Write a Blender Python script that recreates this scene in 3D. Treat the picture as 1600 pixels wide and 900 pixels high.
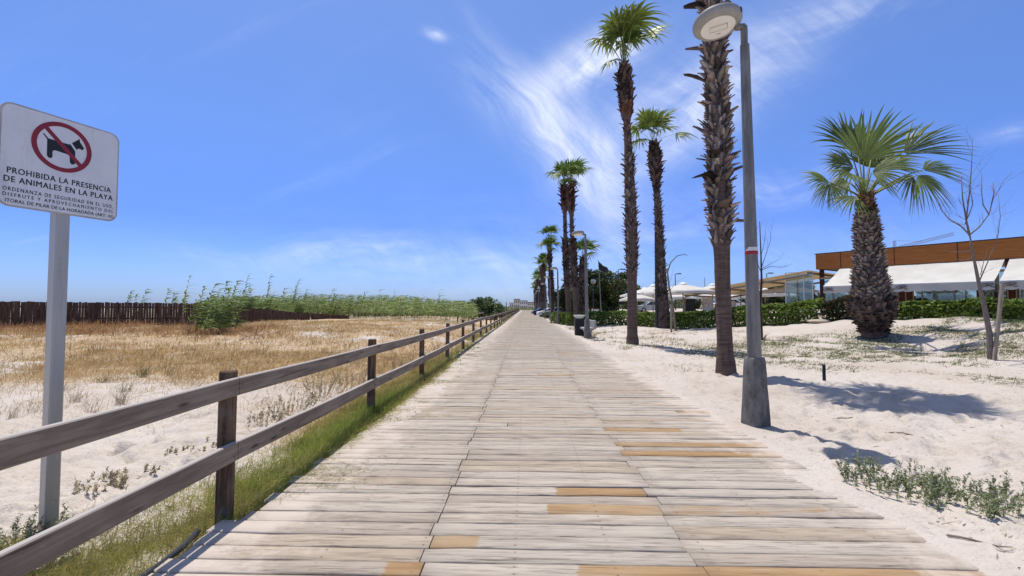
import bpy, bmesh, math, random
import numpy as np
from mathutils import Vector, Matrix, Euler
R = math.radians
rng = np.random.default_rng(11)
random.seed(5)
for o in list(bpy.data.objects): bpy.data.objects.remove(o, do_unlink=True)
scene = bpy.context.scene
COL = scene.collection

# ------------------------------------------------------------------ camera
FPX = 740.0                      # focal length in pixels of the 1600 px wide photograph
CAM_H = 1.6
cam_d = bpy.data.cameras.new('camera'); cam = bpy.data.objects.new('camera', cam_d); COL.objects.link(cam)
cam_d.sensor_width = 36.0; cam_d.lens = FPX/1600*36.0
cam_d.clip_start = 0.05; cam_d.clip_end = 9000
PITCH, YAW = math.atan(29/FPX), math.atan(22/FPX)
cam.location = (0, 0, CAM_H)
cam.rotation_euler = (math.pi/2+PITCH, 0, YAW)
scene.camera = cam
CR = cam.rotation_euler.to_matrix()
def ray(px, py):
    return (CR @ Vector(((px-800)/FPX, -(py-450)/FPX, -1))).normalized()
def at(px, py, Y):
    r = ray(px, py); return Vector((0, 0, CAM_H)) + r*(Y/r.y)

# ------------------------------------------------------------------ light
SUN_EL, SUN_AZ = 74.0, -32.0     # azimuth measured clockwise from +Y
sdir = Vector((math.sin(R(SUN_AZ))*math.cos(R(SUN_EL)), math.cos(R(SUN_AZ))*math.cos(R(SUN_EL)), math.sin(R(SUN_EL))))
sl = bpy.data.lights.new('sun', 'SUN'); sl.energy = 4.6; sl.angle = R(0.53); sl.color = (1.0, 0.945, 0.865)
so = bpy.data.objects.new('sun', sl); COL.objects.link(so)
so.rotation_euler = sdir.to_track_quat('Z', 'Y').to_euler()
scene.view_settings.view_transform = 'Standard'; scene.view_settings.look = 'None'
scene.view_settings.exposure = -0.02; scene.view_settings.gamma = 1.0

world = bpy.data.worlds.new('World'); scene.world = world; world.use_nodes = True
wt = world.node_tree; wt.nodes.clear()
class G:
    """tiny node graph helper"""
    def __init__(s, tree): s.t = tree
    def n(s, typ, **kw):
        nd = s.t.nodes.new(typ)
        for k, v in kw.items(): setattr(nd, k, v)
        return nd
    def put(s, sock, v):
        if isinstance(v, bpy.types.NodeSocket): s.t.links.new(v, sock)
        elif v is not None: sock.default_value = v
    def m(s, op, a, b=None, c=None, clamp=False):
        nd = s.n('ShaderNodeMath', operation=op, use_clamp=clamp)
        s.put(nd.inputs[0], a)
        if b is not None: s.put(nd.inputs[1], b)
        if c is not None: s.put(nd.inputs[2], c)
        return nd.outputs[0]
    def mix(s, f, a, b, mode='MIX'):
        nd = s.n('ShaderNodeMix', data_type='RGBA', blend_type=mode, clamp_factor=True)
        s.put(nd.inputs[0], f); s.put(nd.inputs[6], a); s.put(nd.inputs[7], b)
        return nd.outputs[2]
    def rng(s, v, a, b, c=0.0, d=1.0, smooth=True):
        nd = s.n('ShaderNodeMapRange', interpolation_type='SMOOTHSTEP' if smooth else 'LINEAR')
        s.put(nd.inputs[0], v); s.put(nd.inputs[1], a); s.put(nd.inputs[2], b); s.put(nd.inputs[3], c); s.put(nd.inputs[4], d)
        return nd.outputs[0]
    def noise(s, vec, scale, detail=4, rough=0.55, dist=0.0, out=0):
        nd = s.n('ShaderNodeTexNoise')
        if vec is not None: s.put(nd.inputs['Vector'], vec)
        nd.inputs['Scale'].default_value = scale; nd.inputs['Detail'].default_value = detail
        nd.inputs['Roughness'].default_value = rough; nd.inputs['Distortion'].default_value = dist
        return nd.outputs[out]
    def mapv(s, vec, scale=(1,1,1), rot=(0,0,0), loc=(0,0,0)):
        nd = s.n('ShaderNodeMapping'); s.put(nd.inputs[0], vec)
        s.put(nd.inputs['Scale'], scale); s.put(nd.inputs['Rotation'], rot); s.put(nd.inputs['Location'], loc)
        return nd.outputs[0]
    def sep(s, v):
        nd = s.n('ShaderNodeSeparateXYZ'); s.put(nd.inputs[0], v); return nd.outputs
    def comb(s, x, y, z):
        nd = s.n('ShaderNodeCombineXYZ'); s.put(nd.inputs[0], x); s.put(nd.inputs[1], y); s.put(nd.inputs[2], z); return nd.outputs[0]

g = G(wt)
sky = g.n('ShaderNodeTexSky', sky_type='NISHITA', sun_disc=False)
sky.sun_elevation = R(SUN_EL); sky.sun_rotation = R(SUN_AZ)
sky.air_density = 1.0; sky.dust_density = 0.6; sky.ozone_density = 2.2; sky.altitude = 0
tc = g.n('ShaderNodeTexCoord').outputs['Generated']
sx, sy, sz = g.sep(tc)
ysafe = g.m('MAXIMUM', sy, 0.08)
u = g.m('DIVIDE', sx, ysafe); v = g.m('DIVIDE', sz, ysafe)
def blob(px, py, ang, a, b):
    """soft elliptical cloud region on the dome; centre and half axes in photo pixels turned into a direction"""
    u0, v0 = (px-822)/FPX, (479-py)/FPX; ca, sa = math.cos(R(ang)), math.sin(R(ang))
    du = g.m('SUBTRACT', u, u0); dv = g.m('SUBTRACT', v, v0)
    p = g.m('DIVIDE', g.m('ADD', g.m('MULTIPLY', du, ca), g.m('MULTIPLY', dv, sa)), a/FPX)
    q = g.m('DIVIDE', g.m('SUBTRACT', g.m('MULTIPLY', dv, ca), g.m('MULTIPLY', du, sa)), b/FPX)
    return g.m('EXPONENT', g.m('MULTIPLY', g.m('ADD', g.m('MULTIPLY', p, p), g.m('MULTIPLY', q, q)), -1.0))
uv = g.comb(u, v, 0.37)
warp = g.noise(uv, 2.2, 3, 0.5, out=1)
nd = g.n('ShaderNodeVectorMath', operation='MULTIPLY_ADD'); g.put(nd.inputs[0], warp); nd.inputs[1].default_value = (0.22, 0.22, 0); g.put(nd.inputs[2], uv)
uvw = nd.outputs[0]
def streak(ang, sc, lo, hi, detail=7, seed=0.0, ratio=0.2):
    vv = g.mapv(g.mapv(uvw, rot=(0, 0, R(-ang)), loc=(0, 0, 0)), scale=(sc*ratio, sc, 1), loc=(seed, seed*1.7, seed))
    return g.rng(g.noise(vv, 1.0, detail, 0.62), lo, hi)
layers = [
 (blob(925, 95, 30, 95, 36), streak(35, 9, 0.22, 0.66, seed=3.1, ratio=0.35), 1.0),
 (blob(850, 180, -38, 120, 42), streak(-42, 10, 0.27, 0.68, seed=1.7, ratio=0.25), 0.95),
 (blob(915, 260, -68, 120, 48), streak(-66, 9, 0.25, 0.70, seed=7.7, ratio=0.28), 0.85),
 (blob(1080, 165, 32, 170, 60), streak(32, 9, 0.25, 0.75, seed=5.2, ratio=0.25), 0.85),
 (blob(1260, 50, 22, 210, 45), streak(22, 9, 0.38, 0.85, seed=2.4), 0.70),
 (blob(780, 40, -60, 120, 30), streak(-60, 8, 0.40, 0.9, seed=9.4), 0.38),
 (blob(700, 395, 0, 330, 34), streak(4, 13, 0.42, 0.85, seed=4.4), 0.55),
 (blob(930, 410, 0, 420, 62), streak(-3, 8, 0.35, 0.95, seed=6.1, ratio=0.3), 0.52),
 (blob(1180, 300, 12, 130, 36), streak(14, 12, 0.40, 0.85, seed=8.3), 0.7),
 (blob(1260, 330, 8, 260, 60), streak(8, 9, 0.42, 0.9, seed=12.3), 0.35),
 (blob(530, 250, 10, 400, 200), streak(12, 7, 0.50, 0.95, seed=10.8), 0.24),
 (blob(250, 80, 20, 380, 120), streak(24, 7, 0.50, 0.95, seed=14.8), 0.30),
 (blob(60, 372, 0, 90, 10), streak(0, 12, 0.40, 0.85, seed=15.8), 0.35),
 (blob(676, 42, -22, 18, 8), streak(-22, 14, 0.2, 0.6, seed=21.0, ratio=0.5), 0.6),
 (blob(1580, 205, 15, 60, 14), streak(14, 12, 0.35, 0.8, seed=16.3), 0.40),
]
cl = None
for mk, st, k in layers:
    f = g.m('MULTIPLY', g.m('MULTIPLY', mk, st), k)
    cl = f if cl is None else g.m('SUBTRACT', g.m('ADD', cl, f), g.m('MULTIPLY', cl, f))
fib = g.rng(g.noise(g.mapv(g.mapv(uvw, rot=(0, 0, R(42))), scale=(5, 34, 1)), 1.0, 6, 0.7), 0.28, 0.66, 0.55, 1.0)
fib2 = g.rng(g.noise(g.mapv(g.mapv(uvw, rot=(0, 0, R(68))), scale=(6, 20, 1), loc=(3, 1, 0)), 1.0, 6, 0.7), 0.28, 0.62, 0.72, 1.0)
cl = g.m('MULTIPLY', cl, g.m('MULTIPLY', fib, fib2))
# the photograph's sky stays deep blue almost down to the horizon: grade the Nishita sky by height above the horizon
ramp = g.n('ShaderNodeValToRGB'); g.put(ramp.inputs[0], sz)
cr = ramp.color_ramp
stops = [(0.0, (0.47, 0.64, 1.20)), (0.06, (0.46, 0.64, 1.22)), (0.16, (0.39, 0.56, 1.14)), (0.30, (0.55, 0.72, 1.15)), (0.56, (0.74, 0.88, 1.20)), (0.76, (0.92, 0.84, 0.72)), (1.0, (0.95, 0.82, 0.66))]  # unseen zenith stops warmed to take blue out of the shade
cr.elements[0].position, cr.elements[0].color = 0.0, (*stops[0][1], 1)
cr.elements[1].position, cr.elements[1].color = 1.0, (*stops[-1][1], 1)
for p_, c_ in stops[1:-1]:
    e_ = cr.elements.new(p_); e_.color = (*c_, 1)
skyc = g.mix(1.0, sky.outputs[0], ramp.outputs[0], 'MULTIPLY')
CLOUD = (8.2, 8.4, 8.8, 1)
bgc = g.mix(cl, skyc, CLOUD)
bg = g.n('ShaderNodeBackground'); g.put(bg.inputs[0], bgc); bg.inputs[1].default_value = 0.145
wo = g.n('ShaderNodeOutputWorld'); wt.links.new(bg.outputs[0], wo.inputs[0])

# ------------------------------------------------------------------ materials
def mat(name, build, rough=0.8, spec=0.3):
    m = bpy.data.materials.new(name); m.use_nodes = True
    t = m.node_tree; t.nodes.clear(); q = G(t)
    out = q.n('ShaderNodeOutputMaterial'); b = q.n('ShaderNodeBsdfPrincipled')
    b.inputs['Roughness'].default_value = rough
    b.inputs['Specular IOR Level'].default_value = spec
    t.links.new(b.outputs[0], out.inputs[0])
    build(q, b, out)
    return m
def objc(q): return q.n('ShaderNodeTexCoord').outputs['Object']
def bump(q, b, h, strength=0.3, dist=0.02):
    n = q.n('ShaderNodeBump'); n.inputs['Strength'].default_value = strength; n.inputs['Distance'].default_value = dist
    q.put(n.inputs['Height'], h); q.put(b.inputs['Normal'], n.outputs[0])
def plain(name, c1, c2, scale=6, rough=0.7, spec=0.3, metal=0.0, stretch=(1,1,1), bmp=0.15, bd=0.01, detail=5, dirt=0.0):
    def f(q, b, out):
        vv = q.mapv(objc(q), scale=stretch)
        n = q.noise(vv, scale, detail, 0.6)
        c = q.mix(q.rng(n, 0.3, 0.7), (*c1, 1), (*c2, 1))
        if dirt:
            d1 = q.noise(q.mapv(objc(q), scale=(7, 7, 0.9)), 1.6, 6, 0.7); d2 = q.noise(objc(q), 23, 4, 0.7)
            c = q.mix(q.m('MULTIPLY', q.rng(d1, 0.52, 0.72), dirt), c, (c2[0]*0.45, c2[1]*0.40, c2[2]*0.34, 1))
            c = q.mix(q.m('MULTIPLY', q.rng(d2, 0.62, 0.70), dirt*0.8), c, (0.10, 0.065, 0.04, 1))
        q.put(b.inputs['Base Color'], c)
        b.inputs['Metallic'].default_value = metal
        if bmp: bump(q, b, q.noise(vv, scale*3, detail, 0.6), bmp, bd)
    return mat(name, f, rough, spec)
def foliage(name, transl=0.3, rough=0.55, spec=0.3, mul=1.0, nscale=1.2):
    """colour from the mesh's own 'col' attribute, varied by a noise; light passes through the leaf"""
    def f(q, b, out):
        a = q.n('ShaderNodeAttribute', attribute_name='col').outputs[0]
        n = q.noise(objc(q), nscale, 3)
        k = q.rng(n, 0.3, 0.7, 0.78*mul, 1.22*mul)
        c = q.mix(1.0, a, q.comb(k, k, k), 'MULTIPLY')
        q.put(b.inputs['Base Color'], c)
        if transl:
            tr = q.n('ShaderNodeBsdfTranslucent'); q.put(tr.inputs[0], c)
            mx = q.n('ShaderNodeMixShader'); mx.inputs[0].default_value = transl
            q.t.links.new(b.outputs[0], mx.inputs[1]); q.t.links.new(tr.outputs[0], mx.inputs[2]); q.t.links.new(mx.outputs[0], out.inputs[0])
    return mat(name, f, rough, spec)

def f_sand(q, b, out):
    oc = objc(q)
    big = q.noise(oc, 0.35, 5, 0.6); med = q.noise(oc, 3.0, 6, 0.65); fine = q.noise(oc, 60, 3, 0.6)
    c = q.mix(q.rng(big, 0.35, 0.7), (0.56, 0.505, 0.455, 1), (0.49, 0.425, 0.365, 1))
    c = q.mix(q.m('MULTIPLY', q.rng(med, 0.45, 0.8), 0.35), c, (0.42, 0.34, 0.265, 1))
    c = q.mix(q.m('MULTIPLY', q.rng(fine, 0.52, 0.75), 0.35), c, (0.36, 0.29, 0.235, 1))
    fl = q.noise(q.mapv(oc, scale=(0.55, 1.0, 1.0)), 21, 4, 0.75)
    c = q.mix(q.m('MULTIPLY', q.rng(fl, 0.58, 0.68), 0.55), c, (0.27, 0.215, 0.165, 1))
    fl2 = q.noise(q.mapv(oc, scale=(0.6, 1.0, 1.0), loc=(4, 2, 1)), 7, 5, 0.75)
    c = q.mix(q.m('MULTIPLY', q.rng(fl2, 0.57, 0.72), 0.42), c, (0.36, 0.29, 0.225, 1))
    lit = q.n('ShaderNodeAttribute', attribute_name='litter').outputs[2]
    ln = q.noise(q.mapv(oc, scale=(1, 1, 0.2)), 9, 6, 0.7)
    lf = q.m('MULTIPLY', q.rng(q.m('ADD', lit, q.m('MULTIPLY', q.m('SUBTRACT', ln, 0.5), 1.6)), 0.40, 0.86), 0.72)
    c = q.mix(lf, c, (0.44, 0.31, 0.16, 1))
    grn = q.n('ShaderNodeAttribute', attribute_name='green').outputs[2]
    gf = q.m('MULTIPLY', q.rng(q.m('ADD', grn, q.m('MULTIPLY', q.m('SUBTRACT', ln, 0.5), 1.4)), 0.4, 0.8), 0.8)
    c = q.mix(gf, c, (0.17, 0.16, 0.07, 1))
    q.put(b.inputs['Base Color'], c)
    h = q.m('ADD', q.m('MULTIPLY', med, 0.7), q.m('ADD', q.m('MULTIPLY', fine, 0.10), q.m('MULTIPLY', q.noise(oc, 14, 4, 0.6), 0.30)))
    bump(q, b, h, 0.75, 0.09)
M_SAND = mat('sand', f_sand, 0.95, 0.1)

def f_plank(q, b, out):
    oc = objc(q); isl = q.n('ShaderNodeNewGeometry').outputs['Random Per Island']
    x, y, z = q.sep(oc)
    off = q.m('MULTIPLY', isl, 73.0)
    gv = q.comb(q.m('MULTIPLY', x, 1.3), q.m('MULTIPLY', y, 17.0), off)
    grain = q.noise(gv, 1.0, 6, 0.65, 0.8)
    gv2 = q.comb(q.m('MULTIPLY', x, 3.2), q.m('MULTIPLY', y, 42.0), off)
    fine = q.noise(gv2, 1.0, 4, 0.6)
    blotch = q.noise(q.comb(q.m('MULTIPLY', x, 1.1), q.m('MULTIPLY', y, 3.0), off), 1.0, 4, 0.6)
    r = q.n('ShaderNodeValToRGB'); q.put(r.inputs[0], isl)
    cr = r.color_ramp; cr.interpolation = 'CONSTANT'
    pal = [(0.0,(0.42,0.36,0.295)),(0.14,(0.455,0.395,0.33)),(0.28,(0.375,0.32,0.265)),(0.40,(0.43,0.38,0.325)),(0.53,(0.415,0.345,0.27)),(0.66,(0.44,0.39,0.33)),(0.78,(0.39,0.32,0.245)),(0.90,(0.41,0.365,0.31))]
    cr.elements[0].position = 0.0; cr.elements[0].color = (*pal[0][1], 1)
    cr.elements[1].position = pal[1][0]; cr.elements[1].color = (*pal[1][1], 1)
    for p, c in pal[2:]:
        e = cr.elements.new(p); e.color = (*c, 1)
    c = r.outputs[0]
    c = q.mix(q.m('MULTIPLY', q.rng(grain, 0.47, 0.68), 0.46), c, (0.19, 0.150, 0.122, 1))
    c = q.mix(q.m('MULTIPLY', q.rng(fine, 0.50, 0.66), 0.50), c, (0.15, 0.118, 0.098, 1))
    crk = q.noise(q.comb(q.m('MULTIPLY', x, 1.5), q.m('MULTIPLY', y, 26.0), q.m('ADD', off, 9.0)), 1.0, 5, 0.7, 0.5)
    c = q.mix(q.m('MULTIPLY', q.rng(crk, 0.585, 0.65), 0.62), c, (0.060, 0.045, 0.036, 1))
    sil = q.noise(q.comb(q.m('MULTIPLY', x, 2.6), q.m('MULTIPLY', y, 22.0), q.m('ADD', off, 21.0)), 1.0, 5, 0.7)
    c = q.mix(q.m('MULTIPLY', q.rng(sil, 0.54, 0.72), 0.42), c, (0.58, 0.52, 0.45, 1))
    c = q.mix(q.m('MULTIPLY', q.rng(blotch, 0.50, 0.75), 0.30), c, (0.54, 0.47, 0.39, 1))
    # knots
    vo = q.n('ShaderNodeTexVoronoi'); q.put(vo.inputs['Vector'], q.comb(q.m('MULTIPLY', x, 1.7), q.m('MULTIPLY', y, 6.2), off)); vo.inputs['Scale'].default_value = 1.0
    kn = q.rng(vo.outputs['Distance'], 0.03, 0.13, 1.0, 0.0)
    c = q.mix(q.m('MULTIPLY', kn, 0.6), c, (0.17, 0.12, 0.085, 1))
    # boards that were replaced
    new = q.n('ShaderNodeAttribute', attribute_name='fresh').outputs[2]
    nf = q.m('MULTIPLY', q.rng(q.m('ADD', new, q.m('ADD', q.m('MULTIPLY', q.m('SUBTRACT', grain, 0.5), 1.5), q.m('MULTIPLY', q.m('SUBTRACT', blotch, 0.5), 1.7))), 0.36, 0.74), 0.93)
    oc2 = q.mix(q.rng(grain, 0.4, 0.7), (0.355, 0.225, 0.110, 1), (0.26, 0.155, 0.073, 1))
    oc2 = q.mix(q.m('MULTIPLY', q.rng(blotch, 0.42, 0.72), 0.6), oc2, (0.42, 0.34, 0.25, 1))
    oc2 = q.mix(q.m('MULTIPLY', q.rng(crk, 0.60, 0.66), 0.5), oc2, (0.12, 0.06, 0.03, 1))
    c = q.mix(nf, c, oc2)
    # screw heads in two rows on every joist line, with a little rust round them
    vv_ = q.n('ShaderNodeAttribute', attribute_name='across').outputs[2]
    dx_ = q.m('MULTIPLY', q.m('ABSOLUTE', q.m('SUBTRACT', q.m('FRACT', q.m('ADD', q.m('DIVIDE', x, 0.62), 0.62)), 0.5)), 0.62)
    dv_ = q.m('MULTIPLY', q.m('SUBTRACT', q.m('ABSOLUTE', q.m('SUBTRACT', vv_, 0.5)), 0.27), 0.16)
    dd_ = q.m('SQRT', q.m('ADD', q.m('MULTIPLY', dx_, dx_), q.m('MULTIPLY', dv_, dv_)))
    c = q.mix(q.m('MULTIPLY', q.rng(dd_, 0.024, 0.006), 0.16), c, (0.16, 0.085, 0.05, 1))
    c = q.mix(q.m('MULTIPLY', q.rng(dd_, 0.0072, 0.0050), q.m('MULTIPLY', q.rng(blotch, 0.42, 0.58), 0.75)), c, (0.07, 0.055, 0.045, 1))
    # blown sand lying on the boards, thicker to the left
    sn = q.noise(q.mapv(oc, scale=(1.0, 1.0, 0.1)), 2.3, 7, 0.72)
    edge = q.m('ADD', q.rng(x, -0.9, -2.3, 0.0, 0.40), q.rng(x, 1.9, 2.9, 0.0, 0.32))
    far = q.rng(y, 3.0, 14.0, -0.02, 0.10)
    sf = q.rng(q.m('ADD', q.m('ADD', sn, edge), far), 0.60, 0.88)
    c = q.mix(q.m('MULTIPLY', sf, 0.80), c, (0.58, 0.50, 0.43, 1))
    q.put(b.inputs['Base Color'], c)
    bump(q, b, q.m('ADD', q.m('MULTIPLY', grain, -0.8), q.m('MULTIPLY', fine, -0.6)), 0.7, 0.009)
M_PLANK = mat('weathered_planks', f_plank, 0.9, 0.15)

def f_rail(q, b, out):
    oc = objc(q); x, y, z = q.sep(oc)
    isl = q.n('ShaderNodeNewGeometry').outputs['Random Per Island']
    off = q.m('MULTIPLY', isl, 40.0)
    gr = q.noise(q.comb(q.m('ADD', q.m('MULTIPLY', x, 24.0), off), q.m('MULTIPLY', y, 1.3), q.m('MULTIPLY', z, 24.0)), 1.0, 6, 0.65, 0.6)
    bl = q.noise(oc, 2.2, 4, 0.6)
    c = q.mix(q.rng(gr, 0.35, 0.68), (0.32, 0.25, 0.185, 1), (0.135, 0.092, 0.060, 1))
    c = q.mix(q.m('MULTIPLY', q.rng(bl, 0.45, 0.7), 0.5), c, (0.110, 0.066, 0.042, 1))
    c = q.mix(q.m('MULTIPLY', isl, 0.45), c, (0.29, 0.24, 0.185, 1))
    vo = q.n('ShaderNodeTexVoronoi'); q.put(vo.inputs['Vector'], q.comb(q.m('ADD', q.m('MULTIPLY', x, 7.0), off), q.m('MULTIPLY', y, 2.2), q.m('MULTIPLY', z, 9.0))); vo.inputs['Scale'].default_value = 1.0
    c = q.mix(q.m('MULTIPLY', q.rng(vo.outputs['Distance'], 0.05, 0.18, 1.0, 0.0), 0.75), c, (0.035, 0.022, 0.015, 1))
    ck = q.noise(q.comb(off, q.m('MULTIPLY', y, 0.7), q.m('MULTIPLY', z, 34.0)), 1.0, 5, 0.7, 0.6)
    c = q.mix(q.m('MULTIPLY', q.rng(ck, 0.60, 0.66), 0.8), c, (0.035, 0.023, 0.016, 1))
    c = q.mix(q.m('MULTIPLY', q.rng(q.noise(q.comb(q.m('MULTIPLY', x, 9.0), q.m('MULTIPLY', y, 5.0), q.m('MULTIPLY', z, 9.0)), 1.0, 3), 0.70, 0.76), 0.6), c, (0.42, 0.38, 0.33, 1))
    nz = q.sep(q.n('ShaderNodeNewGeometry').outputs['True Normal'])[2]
    c = q.mix(q.m('MULTIPLY', q.rng(nz, 0.5, 0.9), 0.8), c, (0.46, 0.43, 0.41, 1))     # top faces mixed paler than the sides
    q.put(b.inputs['Base Color'], c)
    bump(q, b, gr, 0.35, 0.006)
M_RAIL = mat('grey_rail_wood', f_rail, 0.75, 0.3)
def f_post(q, b, out):
    oc = objc(q); x, y, z = q.sep(oc)
    gr = q.noise(q.comb(q.m('MULTIPLY', x, 22.0), q.m('MULTIPLY', y, 22.0), q.m('MULTIPLY', z, 1.6)), 1.0, 6, 0.7, 0.8)
    bl = q.noise(oc, 3.0, 5, 0.65)
    c = q.mix(q.rng(gr, 0.38, 0.66), (0.19, 0.118, 0.072, 1), (0.052, 0.031, 0.020, 1))
    c = q.mix(q.m('MULTIPLY', q.rng(bl, 0.48, 0.66), 0.75), c, (0.19, 0.165, 0.14, 1))
    c = q.mix(q.m('MULTIPLY', q.rng(q.noise(oc, 1.7, 3), 0.56, 0.70), 0.6), c, (0.20, 0.075, 0.035, 1))
    q.put(b.inputs['Base Color'], c)
    bump(q, b, gr, 0.6, 0.012)
M_POST = mat('weathered_post_wood', f_post, 0.85, 0.2)
M_PALIS = plain('dark_palisade_wood', (0.048, 0.028, 0.021), (0.13, 0.080, 0.056), 3, 0.85, 0.2, stretch=(3, 3, 0.4))
M_STEEL = plain('galvanised_paint', (0.27, 0.255, 0.225), (0.155, 0.147, 0.13), 5, 0.5, 0.4, 0.25, (4, 4, 0.5), 0.05, dirt=0.55)
M_ALU = plain('sign_post_aluminium', (0.50, 0.475, 0.43), (0.43, 0.41, 0.37), 4, 0.42, 0.5, 0.35, (5, 5, 0.3), 0.04, dirt=0.3)
M_CONC = plain('grey_concrete_base', (0.235, 0.225, 0.205), (0.105, 0.100, 0.090), 7, 0.85, 0.25, 0, (1, 1, 0.6), 0.45, 0.02, 7, dirt=0.7)
M_SIGNW = plain('sign_enamel_white', (0.80, 0.80, 0.80), (0.72, 0.72, 0.73), 3, 0.45, 0.4, bmp=0, dirt=0.16)
M_SIGNEDGE = plain('sign_edge_grey', (0.55, 0.53, 0.50), (0.40, 0.37, 0.34), 6, 0.5, 0.4, bmp=0)
M_RED = plain('sign_red', (0.30, 0.022, 0.040), (0.24, 0.020, 0.035), 5, 0.5, 0.4, bmp=0)
M_BLACK = plain('black_paint', (0.014, 0.014, 0.016), (0.022, 0.022, 0.024), 5, 0.5, 0.4, bmp=0)
M_DARKMETAL = plain('dark_metal', (0.030, 0.034, 0.036), (0.045, 0.05, 0.05), 5, 0.5, 0.4, bmp=0)
M_GREENMETAL = plain('dark_green_pole_paint', (0.035, 0.06, 0.055), (0.05, 0.08, 0.07), 5, 0.5, 0.4, bmp=0)
M_WHITE = plain('white_paint', (0.78, 0.78, 0.77), (0.70, 0.70, 0.69), 5, 0.6, 0.3, bmp=0)
M_LAMPBODY = plain('lamp_body_grey', (0.34, 0.33, 0.31), (0.28, 0.27, 0.255), 5, 0.5, 0.4, 0.1, bmp=0)
M_DIFF = plain('lamp_diffuser_white', (0.80, 0.79, 0.76), (0.74, 0.73, 0.70), 5, 0.5, 0.4, bmp=0)
M_GREYLINE = plain('grey_print', (0.28, 0.25, 0.23), (0.22, 0.20, 0.18), 5, 0.6, bmp=0)
M_REDSTICK = plain('red_sticker', (0.42, 0.035, 0.045), (0.36, 0.03, 0.04), 5, 0.5, bmp=0)
M_CANVAS = plain('white_canvas', (0.80, 0.795, 0.77), (0.74, 0.735, 0.71), 2, 0.85, 0.1, bmp=0.1)
def f_canvas(q, b, out):
    c = q.mix(q.rng(q.noise(objc(q), 1.3, 4), 0.3, 0.7), (0.74, 0.725, 0.69, 1), (0.66, 0.64, 0.60, 1))
    q.put(b.inputs['Base Color'], c)
    tr = q.n('ShaderNodeBsdfTranslucent'); q.put(tr.inputs[0], q.mix(0.5, c, (0.80, 0.66, 0.48, 1)))
    mx = q.n('ShaderNodeMixShader'); mx.inputs[0].default_value = 0.22
    q.t.links.new(b.outputs[0], mx.inputs[1]); q.t.links.new(tr.outputs[0], mx.inputs[2]); q.t.links.new(mx.outputs[0], out.inputs[0])
M_AWN = mat('awning_cloth', f_canvas, 0.85, 0.1)
def f_tan(q, b, out):
    x, y, z = q.sep(objc(q))
    c = q.mix(q.rng(q.noise(objc(q), 1.5, 5), 0.3, 0.7), (0.52, 0.375, 0.215, 1), (0.42, 0.285, 0.15, 1))
    q.put(b.inputs['Base Color'], c)
    tr = q.n('ShaderNodeBsdfTranslucent'); q.put(tr.inputs[0], c)
    mx = q.n('ShaderNodeMixShader'); mx.inputs[0].default_value = 0.3
    q.t.links.new(b.outputs[0], mx.inputs[1]); q.t.links.new(tr.outputs[0], mx.inputs[2]); q.t.links.new(mx.outputs[0], out.inputs[0])
M_TAN = mat('tan_shade_cloth', f_tan, 0.9, 0.1)
def f_fascia(q, b, out):
    oc = objc(q); x, y, z = q.sep(oc)
    along = q.m('SUBTRACT', q.m('MULTIPLY', x, 0.597), q.m('MULTIPLY', y, 0.802))
    board = q.m('FLOOR', q.m('MULTIPLY', z, 9.0))
    gr = q.noise(q.comb(q.m('MULTIPLY', along, 0.9), q.m('MULTIPLY', z, 30.0), board), 1.0, 5, 0.65)
    bl = q.noise(q.comb(q.m('MULTIPLY', along, 0.25), board, 0.0), 1.0, 3)
    c = q.mix(q.rng(gr, 0.35, 0.7), (0.50, 0.175, 0.034, 1), (0.28, 0.085, 0.018, 1))
    c = q.mix(q.m('MULTIPLY', q.rng(bl, 0.4, 0.7), 0.5), c, (0.42, 0.165, 0.04, 1))
    fr = q.m('FRACT', q.m('MULTIPLY', z, 9.0))
    c = q.mix(q.rng(fr, 0.10, 0.02), c, (0.05, 0.018, 0.008, 1))
    jf = q.m('ABSOLUTE', q.m('SUBTRACT', q.m('FRACT', q.m('DIVIDE', along, 2.7)), 0.5))
    c = q.mix(q.rng(jf, 0.012, 0.006), c, (0.07, 0.028, 0.012, 1))
    q.put(b.inputs['Base Color'], c)
M_FASCIA = mat('varnished_fascia_boards', f_fascia, 0.55, 0.3)
M_BROWNPOST = plain('dark_red_brown_wood', (0.085, 0.022, 0.016), (0.055, 0.016, 0.012), 5, 0.6, bmp=0)
M_CEIL = plain('tan_ceiling', (0.46, 0.34, 0.20), (0.40, 0.29, 0.17), 3, 0.8, bmp=0)
M_PAVE = plain('terrace_floor', (0.30, 0.26, 0.22), (0.24, 0.21, 0.18), 3, 0.9)
def f_glass(q, b, out):
    tr = q.n('ShaderNodeBsdfTransparent'); tr.inputs[0].default_value = (0.80, 0.88, 0.85, 1)
    gl = q.n('ShaderNodeBsdfGlossy'); gl.inputs['Roughness'].default_value = 0.03; gl.inputs[0].default_value = (0.9, 0.95, 0.95, 1)
    n = q.noise(objc(q), 0.8, 2)
    mx = q.n('ShaderNodeMixShader'); q.put(mx.inputs[0], q.rng(n, 0.2, 0.8, 0.10, 0.22))
    q.t.links.new(tr.outputs[0], mx.inputs[1]); q.t.links.new(gl.outputs[0], mx.inputs[2]); q.t.links.new(mx.outputs[0], out.inputs[0])
M_GLASS = mat('terrace_glass', f_glass)
M_CARGLASS = plain('car_glass', (0.02, 0.025, 0.03), (0.035, 0.04, 0.045), 3, 0.1, 0.6, bmp=0)
M_TYRE = plain('tyre_rubber', (0.018, 0.018, 0.018), (0.03, 0.03, 0.03), 9, 0.9, bmp=0)
M_RIM = plain('wheel_rim', (0.45, 0.45, 0.46), (0.35, 0.35, 0.36), 5, 0.4, 0.5, 0.6, bmp=0)
M_CARWHITE = plain('car_paint_white', (0.75, 0.75, 0.76), (0.70, 0.70, 0.71), 2, 0.3, 0.5, bmp=0)
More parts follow.
